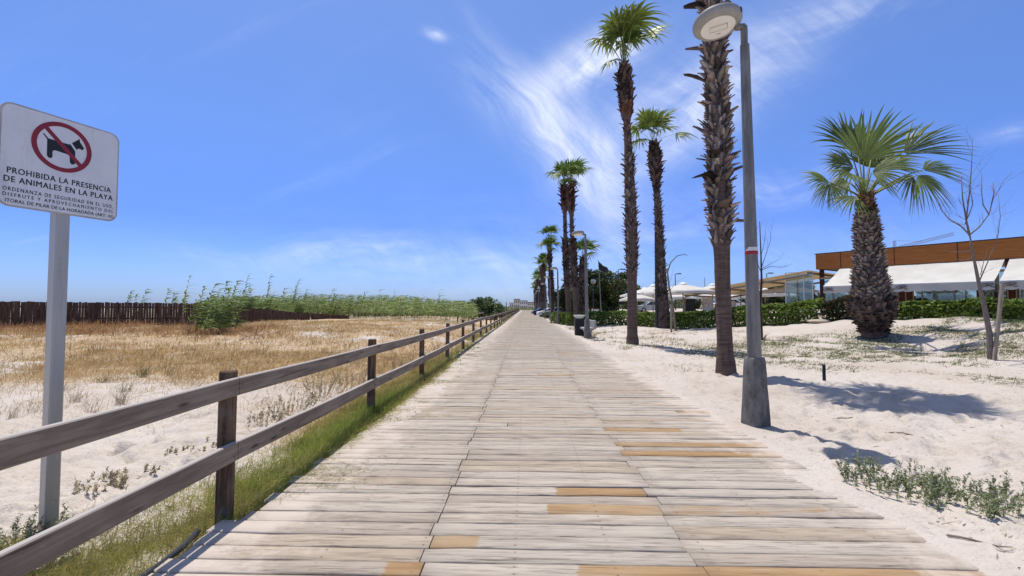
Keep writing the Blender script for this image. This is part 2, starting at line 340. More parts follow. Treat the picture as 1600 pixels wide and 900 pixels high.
M_CARSILVER = plain('car_paint_silver', (0.42, 0.43, 0.45), (0.38, 0.39, 0.41), 2, 0.3, 0.5, 0.3, bmp=0)
M_CARDARK = plain('car_paint_dark', (0.03, 0.035, 0.045), (0.04, 0.045, 0.055), 2, 0.3, 0.5, bmp=0)
M_STUCCO = plain('cream_render', (0.62, 0.55, 0.45), (0.54, 0.47, 0.38), 1.0, 0.9)
M_STUCCO2 = plain('pale_render', (0.66, 0.63, 0.58), (0.58, 0.55, 0.50), 1.0, 0.9)
M_ROOFDARK = plain('dark_roof', (0.10, 0.085, 0.075), (0.14, 0.115, 0.10), 1.0, 0.9)
M_WINDOW = plain('window_dark', (0.04, 0.05, 0.06), (0.06, 0.07, 0.08), 1, 0.2, 0.5, bmp=0)
M_BARK = plain('grey_bark', (0.25, 0.215, 0.18), (0.14, 0.118, 0.10), 14, 0.9, 0.15, 0, (3, 3, 0.6), 0.6, 0.02)
M_DARKBARK = plain('dark_bark', (0.085, 0.055, 0.045), (0.045, 0.03, 0.026), 14, 0.9, 0.15, 0, (3, 3, 0.6), 0.5, 0.02)
M_TWIG = plain('dry_twig', (0.17, 0.125, 0.09), (0.28, 0.22, 0.165), 8, 0.9, 0.1, bmp=0)
M_STAKE = plain('pale_stake_wood', (0.34, 0.29, 0.235), (0.23, 0.19, 0.15), 8, 0.85, 0.2, 0, (4, 4, 0.4), 0.4)
M_HOSE = plain('black_hose', (0.02, 0.02, 0.022), (0.035, 0.035, 0.036), 9, 0.5, 0.4, bmp=0)
M_STONE = plain('pale_stone', (0.50, 0.44, 0.34), (0.42, 0.36, 0.27), 5, 0.9)
M_FLAG = plain('dark_flag_cloth', (0.035, 0.035, 0.04), (0.05, 0.05, 0.055), 5, 0.9, bmp=0)
M_BENCH = plain('concrete_bench', (0.40, 0.38, 0.35), (0.31, 0.295, 0.27), 6, 0.85)
M_LEAF = foliage('leaf', 0.28)
M_GRASS = foliage('grass_blade', 0.35, 0.7, 0.15)
M_FROND = foliage('palm_frond', 0.28, 0.45, 0.4)
M_BOOT = foliage('palm_leaf_base', 0.0, 0.85, 0.15, nscale=6)
def f_ptrunk(q, b, out):
    oc = objc(q); x, y, z = q.sep(oc)
    n1 = q.noise(q.comb(q.m('MULTIPLY', x, 3.0), q.m('MULTIPLY', y, 3.0), q.m('MULTIPLY', z, 22.0)), 1.0, 5, 0.65, 0.4)
    n2 = q.noise(q.comb(q.m('MULTIPLY', x, 18.0), q.m('MULTIPLY', y, 18.0), q.m('MULTIPLY', z, 1.2)), 1.0, 5, 0.65)
    n3 = q.noise(oc, 2.0, 4)
    c = q.mix(q.rng(n1, 0.35, 0.65), (0.175, 0.122, 0.098, 1), (0.092, 0.060, 0.048, 1))
    c = q.mix(q.m('MULTIPLY', q.rng(n2, 0.5, 0.68), 0.7), c, (0.07, 0.045, 0.037, 1))
    c = q.mix(q.m('MULTIPLY', q.rng(n3, 0.5, 0.75), 0.6), c, (0.20, 0.15, 0.118, 1))
    q.put(b.inputs['Base Color'], c)
    bump(q, b, q.m('ADD', n1, q.m('MULTIPLY', n2, -0.8)), 0.6, 0.02)
M_PTRUNK = mat('palm_trunk_bark', f_ptrunk, 0.9, 0.15)

# ------------------------------------------------------------------ builders
ORG = {}
def tag(o, label=None, cat=None, group=None, kind=None):
    if label: o['label'] = label
    if cat: o['category'] = cat
    if group: o['group'] = group
    if kind: o['kind'] = kind
    return o
def thing(name, label, cat, loc=(0, 0, 0), group=None, rz=0.0):
    o = bpy.data.objects.new(name, None); COL.objects.link(o)
    o.empty_display_size = 0.2
    o.location = loc; o.rotation_euler = (0, 0, rz)
    ORG[o.name] = Vector(loc)
    return tag(o, label, cat, group)
def link_mesh(name, me, mats, parent=None, origin=None, smooth=False):
    """mesh in world coordinates -> object; its origin is its thing's base"""
    o = bpy.data.objects.new(name, me); COL.objects.link(o)
    for m in (mats if isinstance(mats, (list, tuple)) else [mats]): me.materials.append(m)
    if parent is not None:
        og = ORG[parent.name]; o.parent = parent
    else:
        og = Vector(origin) if origin is not None else Vector((0, 0, 0)); o.location = og
    ORG[o.name] = og
    if og.length > 0: me.transform(Matrix.Translation(-og))
    if smooth: me.shade_smooth()
    me.update()
    return o
def np_obj(name, V, F, mats, parent=None, origin=None, col=None, smooth=False, attrs=None, mi=None):
    V = np.asarray(V, dtype=np.float32).reshape(-1, 3); F = np.asarray(F, dtype=np.int32)
    me = bpy.data.meshes.new(name)
    k = F.shape[1]
    me.vertices.add(len(V)); me.vertices.foreach_set('co', V.ravel())
    me.loops.add(F.size); me.loops.foreach_set('vertex_index', F.ravel())
    me.polygons.add(len(F)); me.polygons.foreach_set('loop_start', np.arange(0, F.size, k, dtype=np.int32))
    if mi is not None: me.polygons.foreach_set('material_index', np.asarray(mi, dtype=np.int32))
    me.update(calc_edges=True); me.validate()
    if col is not None:
        a = me.attributes.new('col', 'FLOAT_COLOR', 'POINT')
        c = np.ones((len(V), 4), np.float32); c[:, :3] = np.asarray(col, np.float32).reshape(-1, 3); a.data.foreach_set('color', c.ravel())
    for nm, vals in (attrs or {}).items():
        a = me.attributes.new(nm, 'FLOAT', 'POINT'); a.data.foreach_set('value', np.asarray(vals, np.float32))
    return link_mesh(name, me, mats, parent, origin, smooth)

class MB:
    def __init__(s): s.v = []; s.f = []; s.mi = []; s.cur = 0
    def add(s, vs, fs):
        b = len(s.v); s.v += [tuple(p) for p in vs]
        for f in fs: s.f.append([b+i for i in f]); s.mi.append(s.cur)
    def box(s, c, size, rot=None, ch=0.0):
        """box with chamfered edges when ch > 0"""
        bm = bmesh.new(); bmesh.ops.create_cube(bm, size=1.0)
        bmesh.ops.scale(bm, vec=Vector(size), verts=bm.verts)
        if ch > 0: bmesh.ops.bevel(bm, geom=list(bm.edges), offset=ch, segments=1, affect='EDGES', profile=0.5)
        M = Matrix.Translation(Vector(c)) @ (rot.to_4x4() if rot is not None else Matrix.Identity(4))
        bm.verts.index_update()
        s.add([M @ v.co for v in bm.verts], [[v.index for v in f.verts] for f in bm.faces]); bm.free()
    def bar(s, a, b, w, h, up=(0, 0, 1), ch=0.0):
        a = Vector(a); b = Vector(b); d = b-a; L = d.length; d.normalize()
        side = d.cross(Vector(up)).normalized(); u2 = side.cross(d)
        rot = Matrix((side, d, u2)).transposed()
        s.box((a+b)/2, (w, L, h), rot, ch)
    def tube(s, pts, rad, n=8, cap=True):
        pts = [Vector(p) for p in pts]
        if not isinstance(rad, (list, tuple)): rad = [rad]*len(pts)
        rings = []; ref = Vector((0.123, 0.98, 0.1))
        base = len(s.v); vs = []; fs = []
        for i, p in enumerate(pts):
            t = (pts[min(i+1, len(pts)-1)] - pts[max(i-1, 0)]).normalized()
            if abs(t.dot(ref)) > 0.95: ref = Vector((1, 0.1, 0.05))
            a = t.cross(ref).normalized(); b = t.cross(a); ref = -b if False else ref
            for k in range(n):
                an = 2*math.pi*k/n; vs.append(p + (a*math.cos(an)+b*math.sin(an))*rad[i])
        for i in range(len(pts)-1):
            for k in range(n): fs.append([i*n+k, i*n+(k+1) % n, (i+1)*n+(k+1) % n, (i+1)*n+k])
        if cap: fs.append(list(range(n))[::-1]); fs.append([(len(pts)-1)*n+k for k in range(n)])
        s.add(vs, fs)
    def lathe(s, prof, c=(0, 0, 0), n=24, rot=None):
        """prof: (radius, z) pairs"""
        vs = []; fs = []
        M = rot if rot is not None else Matrix.Identity(3)
        for r, z in prof:
            for k in range(n):
                an = 2*math.pi*k/n; vs.append(Vector(c) + M @ Vector((r*math.cos(an), r*math.sin(an), z)))
        for i in range(len(prof)-1):
            for k in range(n): fs.append([i*n+k, i*n+(k+1) % n, (i+1)*n+(k+1) % n, (i+1)*n+k])
        fs.append(list(range(n))[::-1]); fs.append([(len(prof)-1)*n+k for k in range(n)])
        s.add(vs, fs)
    def prism(s, poly, o, eu, ev, en, th):
        """flat polygon (list of (u,v)) at o + u*eu + v*ev, thickness th along en"""
        o, eu, ev, en = map(Vector, (o, eu, ev, en))
        a = [o+eu*p[0]+ev*p[1] for p in poly]; b = [p+en*th for p in a]; n = len(a)
        s.add(a+b, [list(range(n))[::-1], [n+i for i in range(n)]] + [[i, (i+1) % n, n+(i+1) % n, n+i] for i in range(n)])
    def build(s, name, mats, parent=None, origin=None, smooth=False):
        me = bpy.data.meshes.new(name); me.from_pydata(s.v, [], s.f)
        if any(s.mi): me.polygons.foreach_set('material_index', s.mi)
        bm = bmesh.new(); bm.from_mesh(me); bmesh.ops.recalc_face_normals(bm, faces=bm.faces); bm.to_mesh(me); bm.free()
        o = link_mesh(name, me, mats, parent, origin, False)
        if smooth: me.shade_smooth() if smooth is True else me.shade_smooth()
        if smooth == 'auto':
            bm = bmesh.new(); bm.from_mesh(me)
            for e in bm.edges:
                if len(e.link_faces) == 2 and e.calc_face_angle(0) > R(38): e.smooth = False
            bm.to_mesh(me); bm.free()
        return o
def dup(root, loc, rz=0.0, label=None, scale=1.0):
    r = root.copy(); COL.objects.link(r); r.location = loc; r.rotation_euler = (0, 0, rz); r.scale = (scale,)*3
    if label: r['label'] = label
    for ch in list(root.children):
        c = ch.copy(); COL.objects.link(c); c.parent = r
        for gch in list(ch.children):
            d = gch.copy(); COL.objects.link(d); d.parent = c
    return r

# numpy value noise
def _h(ix, iy, seed):
    n = (ix.astype(np.int64)*374761393 + iy.astype(np.int64)*668265263 + seed*974634777) & 0x7fffffff
    n = ((n ^ (n >> 13))*1274126177) & 0x7fffffff
    return ((n ^ (n >> 16)) & 0xffff)/65535.0
def vn(x, y, seed=0):
    x = np.asarray(x, float); y = np.asarray(y, float)
    ix = np.floor(x); iy = np.floor(y); fx = x-ix; fy = y-iy
    fx = fx*fx*(3-2*fx); fy = fy*fy*(3-2*fy)
    a = _h(ix, iy, seed); b = _h(ix+1, iy, seed); c = _h(ix, iy+1, seed); d = _h(ix+1, iy+1, seed)
    return (a*(1-fx)+b*fx)*(1-fy) + (c*(1-fx)+d*fx)*fy
def fbm(x, y, seed=0, oc=4):
    s = 0; a = 0.5; t = 0
    for i in range(oc):
        s = s + a*vn(np.asarray(x)*2**i, np.asarray(y)*2**i, seed+i*17); t += a; a *= 0.5
    return s/t
def ss(v, a, b):
    t = np.clip((np.asarray(v, float)-a)/(b-a), 0, 1); return t*t*(3-2*t)

# ------------------------------------------------------------------ terrain
HEDGE_A, HEDGE_B = np.array((3.4, 41.0)), np.array((20.6, 21.0))
_hd = (HEDGE_B-HEDGE_A)/np.linalg.norm(HEDGE_B-HEDGE_A); _hn = np.array((_hd[1], -_hd[0]))      # normal towards the camera
if _hn @ (np.array((0, 0))-HEDGE_A) < 0: _hn = -_hn
def hedge_dist(x, y): return (np.asarray(x)-HEDGE_A[0])*_hn[0] + (np.asarray(y)-HEDGE_A[1])*_hn[1]
def H(x, y):
    x = np.asarray(x, float); y = np.asarray(y, float)
    roll = (fbm(x*0.35, y*0.35, 3, 3)-0.5)
    # right: sand, level beside the boards, rising in a low dune to the hedge
    hd = hedge_dist(x, y)
    amp = 0.22 + 0.88*ss(x, 10.5, 19.0)
    hr = amp*ss(hd, 12.5, 1.5)*ss(x, 3.2, 7.0) + 0.16*roll*ss(x, 3.3, 6.0) + 0.30*roll*ss(x, 6, 14)*ss(y, 12, 20)
    foot = (fbm(x*2.6, y*2.6, 9, 3)-0.5)
    hr = hr + 0.10*foot*ss(x, 2.9, 3.7) + 0.02*(fbm(x*7, y*7, 21, 2)-0.5)*ss(x, 2.9, 3.4)
    # ridge of sand that the palm's shadow lies over
    hr = hr + 0.10*np.exp(-((y-8.9+0.35*np.sin(x*1.1)+0.10*(x-5))/0.38)**2)*ss(x, 3.8, 4.6)
    hr = hr - 0.03
    # left: lower, undulating, up to the reeds and the palisade
    hl = -0.10 + 0.10*roll*ss(-x, 2.6, 4.5) + 0.05*foot*ss(-x, 3.0, 4) + 0.42*ss(y, 9, 38)*ss(-x, 3, 9) + 0.25*roll*ss(y, 10, 25)*ss(-x, 3, 8)
    # spill of sand over the board ends
    er = 2.78 + 0.34*(fbm(y*0.9, y*0+3, 5, 3)-0.5) - 0.25*np.exp(-((y-4.55)/0.5)**2) - 0.10*ss(y, 6, 12)
    right_edge = -0.16 + 0.17*ss(x, er-0.28, er+0.05) 
    el = -2.30 + 0.62*ss(y, 4.2, 7.0)*(fbm(y*1.1, y*0+8, 6, 3)*1.5-0.25)
    thin = 0.045*(fbm(x*3.2, y*3.2, 31, 4)-0.46)*2*ss(y, 3.6, 6.0)*ss(-x, 1.15, 1.9)
    thin = thin*ss(-x, 2.2, 2.05)
    left_edge = -0.16 + 0.158*ss(-x, -el-0.75, -el-0.05)*ss(y, 3.6, 6.0) + 0.05*ss(-x, 2.15, 2.4) + thin
    w = ss(x, 2.75, 3.3); wl = ss(-x, 2.2, 2.7)
    fill = -0.110 + 0.09*fbm(x*1.1, y*2.6, 44, 4) + 0.035*ss(y, 5, 14)      # sand lying in the gaps under the boards
    mid = np.where(x > 0.3, np.maximum(right_edge, np.minimum(fill, -0.012)), np.maximum(left_edge, np.minimum(fill, -0.012)))
    h = mid*(1-w)*(1-wl) + hr*w + hl*wl
    near_r = np.where(x > 2.3, 0.02*(fbm(x*3, y*3, 12, 3)-0.5)*2, 0)
    return h + near_r*(1-w)
def H1(x, y): return float(H(np.array([x]), np.array([y]))[0])
def gp(px, py):
    """photo pixel -> point on the ground"""
    r = ray(px, py); t = 1.5; c = Vector((0, 0, CAM_H))
    while t < 400:
        p = c + r*t
        if p.z < H1(p.x, p.y): break
        t += max(0.02, t*0.004)
    p = c+r*t; return Vector((p.x, p.y, H1(p.x, p.y)))
def gd(px, Y):
    """ground point at depth Y below photo column px"""
    r = ray(px, 479); x = r.x/r.y*Y; return Vector((x, Y, H1(x, Y)))
def dry_density(x, y):
    n = 0.6*fbm(x*0.45, y*0.45, 41, 4)+0.4*fbm(x*1.5, y*1.1, 43, 3)
    d = ss(y, 7.5, 12.5)*ss(-x, 2.2, 4.0)
    d2 = ss(y, 5.0, 8.0)*ss(-x, 3.0, 4.5)*0.30
    edge = ss(-x, 2.35, 2.6)*ss(-x, 4.3, 3.0)*ss(y, 4.8, 6.5)*0.75
    return np.clip(np.maximum(np.maximum(d, d2), edge)*1.25*ss(n, 0.24, 0.52), 0, 1)*ss(y, 140, 80)
def verge_density(x, y):
    n = fbm(x*1.6, y*0.8, 51, 3)
    w = 2.95 + 1.15*ss(y, 5.5, 1.5) + 0.5*(fbm(y*0.5, y*0+2, 61, 3)-0.5)
    inner = np.where(y < 3.6, 2.22, 2.05)
    return ss(-x, inner, inner+0.1)*ss(-x, w+0.35, w-0.25)*(0.35+0.65*ss(n, 0.3, 0.55))*ss(y, 120, 20)
def cover_density(x, y):
    n = fbm(x*0.8, y*0.8, 71, 4)
    band = ss(y, 12.5, 14.5)*ss(y, 23, 18.5)*ss(x, 5.0, 7.0)
    patch = 0.55*ss(y, 8.5, 10)*ss(y, 14, 12)*ss(x, 6.0, 7.5)
    return np.clip(np.maximum(band*0.95, patch*ss(n, 0.5, 0.62))*ss(n, 0.38, 0.58), 0, 1)

def axis(a, b, fine, lo, hi, growth, far):
    pts = list(np.arange(a, b+1e-6, fine))
    s = fine; p = b
    while p < hi:
        s = min(s*growth if p-b < 60 else s*1.12, far); p += s; pts.append(p)
    s = fine; p = a
    while p > lo:
        s = min(s*growth if a-p < 60 else s*1.12, far); p -= s; pts.insert(0, p)
    return np.array(pts)
gx = axis(-3.4, 5.0, 0.045, -3500, 3500, 1.035, 500)
ys = [2.0]; s = 0.045
while ys[-1] < 4500:
    y0 = ys[-1]; ys.append(y0 + (max(0.045, 0.0095*y0) if y0 < 60 else 0.10*y0))
gy = np.concatenate([np.array([-60, -30, -15, -8, -4, -2, -1, 0, 0.5, 1.0, 1.5, 1.8]), np.array(ys)])
GX, GY = np.meshgrid(gx, gy)
Zg = H(GX, GY)
# footprints trodden into the sand on the right and along the bare sand on the left
fr_ = np.random.default_rng(77)
for i in range(2200):
    if i % 5: fx, fy = fr_.uniform(3.2, 13), 3.0+15*fr_.uniform(0, 1)**1.3
    else: fx, fy = fr_.uniform(-7.5, -3.2), fr_.uniform(3.6, 7.5)
    an = fr_.normal(0.9, 0.9); L_, W_ = fr_.uniform(0.10, 0.17), fr_.uniform(0.05, 0.09); dp = fr_.uniform(0.022, 0.060)
    i0, i1 = np.searchsorted(gx, [fx-0.5, fx+0.5]); j0, j1 = np.searchsorted(gy, [fy-0.5, fy+0.5])
    dx = GX[j0:j1, i0:i1]-fx; dy = GY[j0:j1, i0:i1]-fy; a_ = dx*math.cos(an)+dy*math.sin(an); b_ = -dx*math.sin(an)+dy*math.cos(an)
    rr2 = (a_/L_)**2+(b_/W_)**2
    Zg[j0:j1, i0:i1] += (-dp*np.exp(-rr2*1.2) + 0.55*dp*np.exp(-(np.sqrt(rr2)-1.5)**2*3.5))*ss(np.abs(GX[j0:j1, i0:i1]), 3.0, 3.25)
Zg = np.where((np.abs(GX) > 120) | (GY > 230), np.minimum(Zg, 0.3), Zg)
nx, ny = len(gx), len(gy)
idx = np.arange(nx*ny).reshape(ny, nx)
Fg = np.stack([idx[:-1, :-1], idx[:-1, 1:], idx[1:, 1:], idx[1:, :-1]], -1).reshape(-1, 4)
go = np_obj('sand_ground', np.stack([GX, GY, Zg], -1), Fg, M_SAND, smooth=True,
            attrs={'litter': np.clip(dry_density(GX, GY)*0.85, 0, 1).ravel(), 'green': np.clip(np.maximum(verge_density(GX, GY), cover_density(GX, GY)*0.5), 0, 1).ravel()})
tag(go, kind='structure')

# ------------------------------------------------------------------ boardwalk
def deck_y(py): return FPX*CAM_H/(py-479)
fresh_px = [(893, 877, 1088, 1), (1090, 873, 1500, 0), (680, 830, 755, 2), (848, 785, 1025, 1), (862, 761, 1003, 1), (966, 701, 1212, 0), (958, 688, 1200, 0),
            (940, 665, 1060, 0), (600, 874, 665, 1), (575, 892, 655, 1), (1052, 640, 1120, 0), (1028, 790, 1290, 3)]
fresh = []
for x0, yy, x1, kd in fresh_px:
    Y = deck_y(yy); fresh.append((Y, (x0-822)/FPX*Y, (x1-822)/FPX*Y, kd))
PV, PF, PA, PC = [], [], [], []
def plank(y0, y1, secs, z, tilt, sag):
    """board lofted along X through secs = [(x, fresh)]"""
    b = len(PV); c = 0.008; t = 0.045
    prof = [(y0+0.003, -t), (y1-0.003, -t), (y1, -c), (y1-c, 0), (y0+c, 0), (y0, -c)]
    for x, a in secs:
        ja, jb = (rr.gauss(0, 0.0018), rr.gauss(0, 0.0018)) if y0 < 14 else (0, 0); jz = rr.gauss(0, 0.0012); jt = rr.gauss(0, 0.012) if y0 < 14 else 0
        for k, (yy, zz) in enumerate(prof):
            PV.append((x, yy+(ja if k in (0, 4, 5) else jb), z+zz+jz+(tilt+jt)*(yy-(y0+y1)/2)+sag*math.sin(x*2.1))); PA.append(a); PC.append((0.02, 0.98, 1.0, 0.95, 0.05, 0.0)[k])
    n = 6
    for i in range(len(secs)-1):
        for k in range(n): PF.append((b+i*n+k, b+(i+1)*n+k, b+(i+1)*n+(k+1) % n, b+i*n+(k+1) % n))
    for e in (0, len(secs)-1):
        q = b+e*n
        PF.append((q, q+1, q+2, q+5)); PF.append((q+2, q+3, q+4, q+5))
y = -2.0; rr = random.Random(3); used = set()
while y < 205:
    w = rr.uniform(0.145, 0.182)
    gap = rr.choice((0.007, 0.009, 0.012, 0.014, 0.022, 0.009, 0.016))
    y0, y1 = y, y+w
    xl = (-2.26 if y < 3.55 else -2.13)+rr.uniform(-0.05, 0.04); xr = 2.86+rr.uniform(-0.10, 0.10)
    joints = []
    if rr.random() > 0.14: joints.append(-0.66+rr.uniform(-0.03, 0.03))
    if rr.random() > 0.12: joints.append(1.06+rr.uniform(-0.05, 0.05))
    if rr.random() < 0.08: joints.append(rr.uniform(-1.8, 2.2))
    fr = []
    for i, f in enumerate(fresh):
        if i not in used and y0 <= f[0] < y1+gap:
            used.add(i); fr.append(f)
            if f[3] in (0, 3): joints = [j for j in joints if abs(j-f[1]) > 0.3] + [f[1]]
            if f[3] == 1: joints = [j for j in joints if abs(j-f[2]) > 0.3] + [f[2]]
            if f[3] == 2: joints = [j for j in joints if abs(j-f[1]) > 0.3] + [f[1]]
    if not fr and y > 9 and rr.random() < 0.03:
        a0 = rr.uniform(-1.5, 1.4); fr = [(0, a0, a0+rr.uniform(0.4, 1.3), 0)]
    joints = sorted(j for j in joints if xl+0.2 < j < xr-0.2)
    edges = [xl]+joints+[xr]
    for a, b in zip(edges[:-1], edges[1:]):
        ga = 0.004 if a != xl else 0; a2, b2 = a+ga, b-(0.004 if b != xr else 0)
        secs = [(a2, 0.0), (b2, 0.0)]
        for f in fr:
            lo, hi = max(a2, f[1]), min(b2, f[2])
            if hi-lo < 0.05: continue
            val = 1.0 if f[3] != 3 else 0.5
            secs = [(a2, val if lo-a2 < 0.03 else 0.0)]
            if lo-a2 >= 0.03: secs += [(lo-0.01, 0.0), (lo+0.06, val)]
            secs += [((lo+hi)/2, val)]
            if b2-hi >= 0.03: secs += [(hi-0.06, val), (hi+0.01, 0.0), (b2, 0.0)]
            else: secs += [(b2, val)]
            break
        if y0 < 14:
            s2 = [secs[0]]
            for (xa, va), (xb, vb_) in zip(secs[:-1], secs[1:]):
                nn = max(1, int((xb-xa)/0.22))
                s2 += [(xa+(xb-xa)*k/nn, va+(vb_-va)*k/nn) for k in range(1, nn+1)]
            secs = s2
        plank(y0, y1, secs, rr.uniform(-0.004, 0.003), rr.uniform(-0.025, 0.025), rr.uniform(-0.002, 0.002))
    y = y1+gap
bw = np_obj('boardwalk', PV, PF, M_PLANK, attrs={'fresh': PA, 'across': PC})
tag(bw, kind='structure')

# ------------------------------------------------------------------ post and rail fence along the boards
fence = thing('rail_fence', 'weathered grey two-rail timber fence with square posts along the left edge of the boardwalk', 'fence', (-2.36, 3.7, 0))
rr = random.Random(8)
py_ = [0.2+3.5*i for i in range(0, 49)]
pz = []
for i, Y in enumerate(py_):
    hgt = 1.11+rr.uniform(-0.025, 0.02)
    pz.append(rr.uniform(-0.02, 0.02))
    m = MB(); tw = 0.102
    rot = Euler((rr.uniform(-0.012, 0.012), rr.uniform(-0.012, 0.012), rr.uniform(-0.06, 0.06))).to_matrix()
    m.box((-2.358, Y, (hgt-0.5)/2), (tw, tw, hgt+0.5), rot, 0.012)
    m.build('post', M_POST, fence)
for k, (zt, hh) in enumerate(((1.02, 0.138), (0.522, 0.145))):
    for i in range(len(py_)-1):
        m = MB(); a, b = py_[i], py_[i+1]
        xa = -2.283+rr.uniform(-0.004, 0.004); xb = -2.283+rr.uniform(-0.004, 0.004)
        n = 6; vs = []; fs = []
        th = 0.046
        for j in range(n+1):
            t = j/n; yy = a+0.004+(b-a-0.008)*t; x = xa+(xb-xa)*t + 0.004*math.sin(t*3.1)
            z = zt + pz[i]*(1-t)+pz[i+1]*t - 0.008*math.sin(math.pi*t)
            c = 0.007
            vs += [(x-th/2, yy, z-hh+c), (x-th/2+c, yy, z-hh), (x+th/2-c, yy, z-hh), (x+th/2, yy, z-hh+c), (x+th/2, yy, z-c), (x+th/2-c, yy, z), (x-th/2+c, yy, z), (x-th/2, yy, z-c)]
        for j in range(n):
            for q in range(8): fs.append((j*8+q, j*8+(q+1) % 8, (j+1)*8+(q+1) % 8, (j+1)*8+q))
        fs += [tuple(range(8))[::-1], tuple(n*8+q for q in range(8))]
        m.add(vs, fs)
        # bolt heads near the ends of the board
        m.build('rail', M_RAIL, fence)
m = MB()
for Y in py_[:8]:
    for zt in (0.955, 0.45):
        for dy in (-0.045, 0.045):
            m.box((-2.259, Y+dy, zt+(0.02 if dy > 0 else -0.02)), (0.008, 0.020, 0.020), None, 0.003)
bo = m.build('bolts', M_STEEL, fence)

# ------------------------------------------------------------------ warning sign
sg = gp(75.5, 832)
sbase = Vector((sg.x, sg.y, H1(sg.x, sg.y)))
ru = ray(1056, 479); ru.z = 0; ru.normalize(); SU = ru; SV = Vector((0, 0, 1)); SN = SU.cross(SV).normalized()
post_half = 0.045
sp0 = Vector((sbase.x, sbase.y, 0)) + SN*(post_half+0.012)            # a point of the plate's front face
def suv(px, py):
    """photo pixel -> (u, v) on the face of the sign"""
    r = ray(px, py); c = Vector((0, 0, CAM_H)); t = (sp0-c).dot(SN)/r.dot(SN); p = c+r*t
    return ((p-sp0).dot(SU), p.z)
sign = thing('warning_sign', 'white square no-dogs sign on a pale metal post beyond the fence at left', 'sign', sbase)
u0, u1 = suv(-3, 240)[0], suv(185, 280)[0]
vt = suv(100, 184.5)[1]; vb = suv(100, 335)[1]
m = MB(); top = vb+0.30
m.box((sbase.x, sbase.y, (top-0.4)/2+sbase.z*0), (0.09, 0.09, top+0.4), Matrix((SU, SN, SV)).transposed(), 0.010)
m.build('post', M_ALU, sign)
def rrect(a, b, c, d, r, n=8):
    P = []
    for (cx, cy, s) in ((b-r, d-r, 0), (a+r, d-r, 90), (a+r, c+r, 180), (b-r, c+r, 270)):
        for i in range(n+1):
            an = R(s+90*i/n); P.append((cx+r*math.cos(an), cy+r*math.sin(an)))
    return P
m = MB(); m.prism(rrect(u0, u1, vb, vt, 0.07), sp0.xy.to_3d()-SN*0.014, SU, SV, SN, 0.012); m.build('plate', M_SIGNEDGE, sign)
m = MB(); m.prism(rrect(u0+0.012, u1-0.012, vb+0.012, vt-0.012, 0.06), sp0.xy.to_3d()-SN*0.002, SU, SV, SN, 0.0025); m.build('sign_face', M_SIGNW, sign)
O = sp0.xy.to_3d()
def flat(name, poly, off, mt):
    mm = MB(); mm.prism(poly, O+SN*off, SU, SV, SN, 0.0012); return mm.build(name, mt, sign)
cu, cv = suv(98, 230.5); rad = (suv(98, 190)[1]-suv(98, 269)[1])/2*1.0
# the two rim heights at the centre column give the radius after removing the plane's shear
rad = 0.5*(suv(145, 240)[0]-suv(51, 220)[0])
dogpx = [(463, 402), (474, 401), (522, 458), (600, 480), (690, 508), (745, 524), (760, 522), (812, 600), (812, 725), (800, 741), (775, 741), (756, 722), (752, 640), (700, 622), (600, 588), (575, 588), (566, 605), (566, 660), (548, 672), (520, 664), (506, 640), (510, 470)]
headpx = [(776, 510), (862, 466), (862, 497), (908, 566), (890, 588), (862, 572), (840, 572), (828, 584)]
cv2 = lambda L: [suv(a/6.921, 150+b/6.921) for a, b in L]
flat('dog_symbol', cv2(dogpx), 0.001, M_BLACK); flat('dog_symbol', cv2(headpx), 0.001, M_BLACK)
N = 64; mm = MB(); vs = []; fs = []
for k in range(N):
    an = 2*math.pi*k/N
    for q, r_ in ((0.0018, rad), (0.0018, rad*0.83), (0.0034, rad*0.83), (0.0034, rad)):
        vs.append(O+SU*(cu+r_*math.cos(an))+SV*(cv+r_*math.sin(an))+SN*q)
for k in range(N):
    for q in range(4): fs.append((k*4+q, k*4+(q+1) % 4, ((k+1) % N)*4+(q+1) % 4, ((k+1) % N)*4+q))
mm.add(vs, fs)
a = Vector(suv(500/6.921, 150+340/6.921)); b = Vector(suv(880/6.921, 150+770/6.921)); d = (b-a).normalized(); p = Vector((-d.y, d.x))*0.0145
mm.prism([tuple(a+p), tuple(a-p), tuple(b-p), tuple(b+p)], O+SN*0.002, SU, SV, SN, 0.0012)
mm.build('prohibition_ring', M_RED, sign)
def text_mesh(body, bold=0.0, space=1.0):
    cu_ = bpy.data.curves.new('lettering', 'FONT'); cu_.body = body; cu_.size = 1.0; cu_.offset = bold; cu_.space_character = space; cu_.resolution_u = 3; cu_.fill_mode = 'FRONT'
    ob = bpy.data.objects.new('lettering', cu_); COL.objects.link(ob)
    me = bpy.data.meshes.new_from_object(ob.evaluated_get(bpy.context.evaluated_depsgraph_get()))
    bpy.data.objects.remove(ob, do_unlink=True); bpy.data.curves.remove(cu_); me.materials.clear()
    return me
def lettering(body, ua, ub, v, capx, parent, o, eu, ev, en, off, mt, bold=0.0, space=1.1, name='lettering'):
    """a line of raised letters; bold strokes come from three copies set a little apart, each 0.3 mm further out"""
    me = text_mesh(body, 0.0, space); xs = [q.co.x for q in me.vertices]; n = len(me.vertices)
    sx_ = (ub-ua)/(max(xs)-min(xs)); sy_ = capx/0.70; x0 = min(xs)
    V, F = [], []; polys = [list(p.vertices) for p in me.polygons]; co = [(q.co.x, q.co.y) for q in me.vertices]
    for c, (dx, dy) in enumerate(((0, 0), (bold, bold*0.5), (-bold, -bold*0.5)) if bold else ((0, 0),)):
        for x, y_ in co: V.append(o + eu*(ua+(x-x0+dx)*sx_) + ev*(v+(y_+dy)*sy_) + en*(off+0.0003*c))
        F += [[c*n+i for i in p] for p in polys]
    me.clear_geometry(); me.from_pydata(V, [], F)
    return link_mesh(name, me, mt, parent)
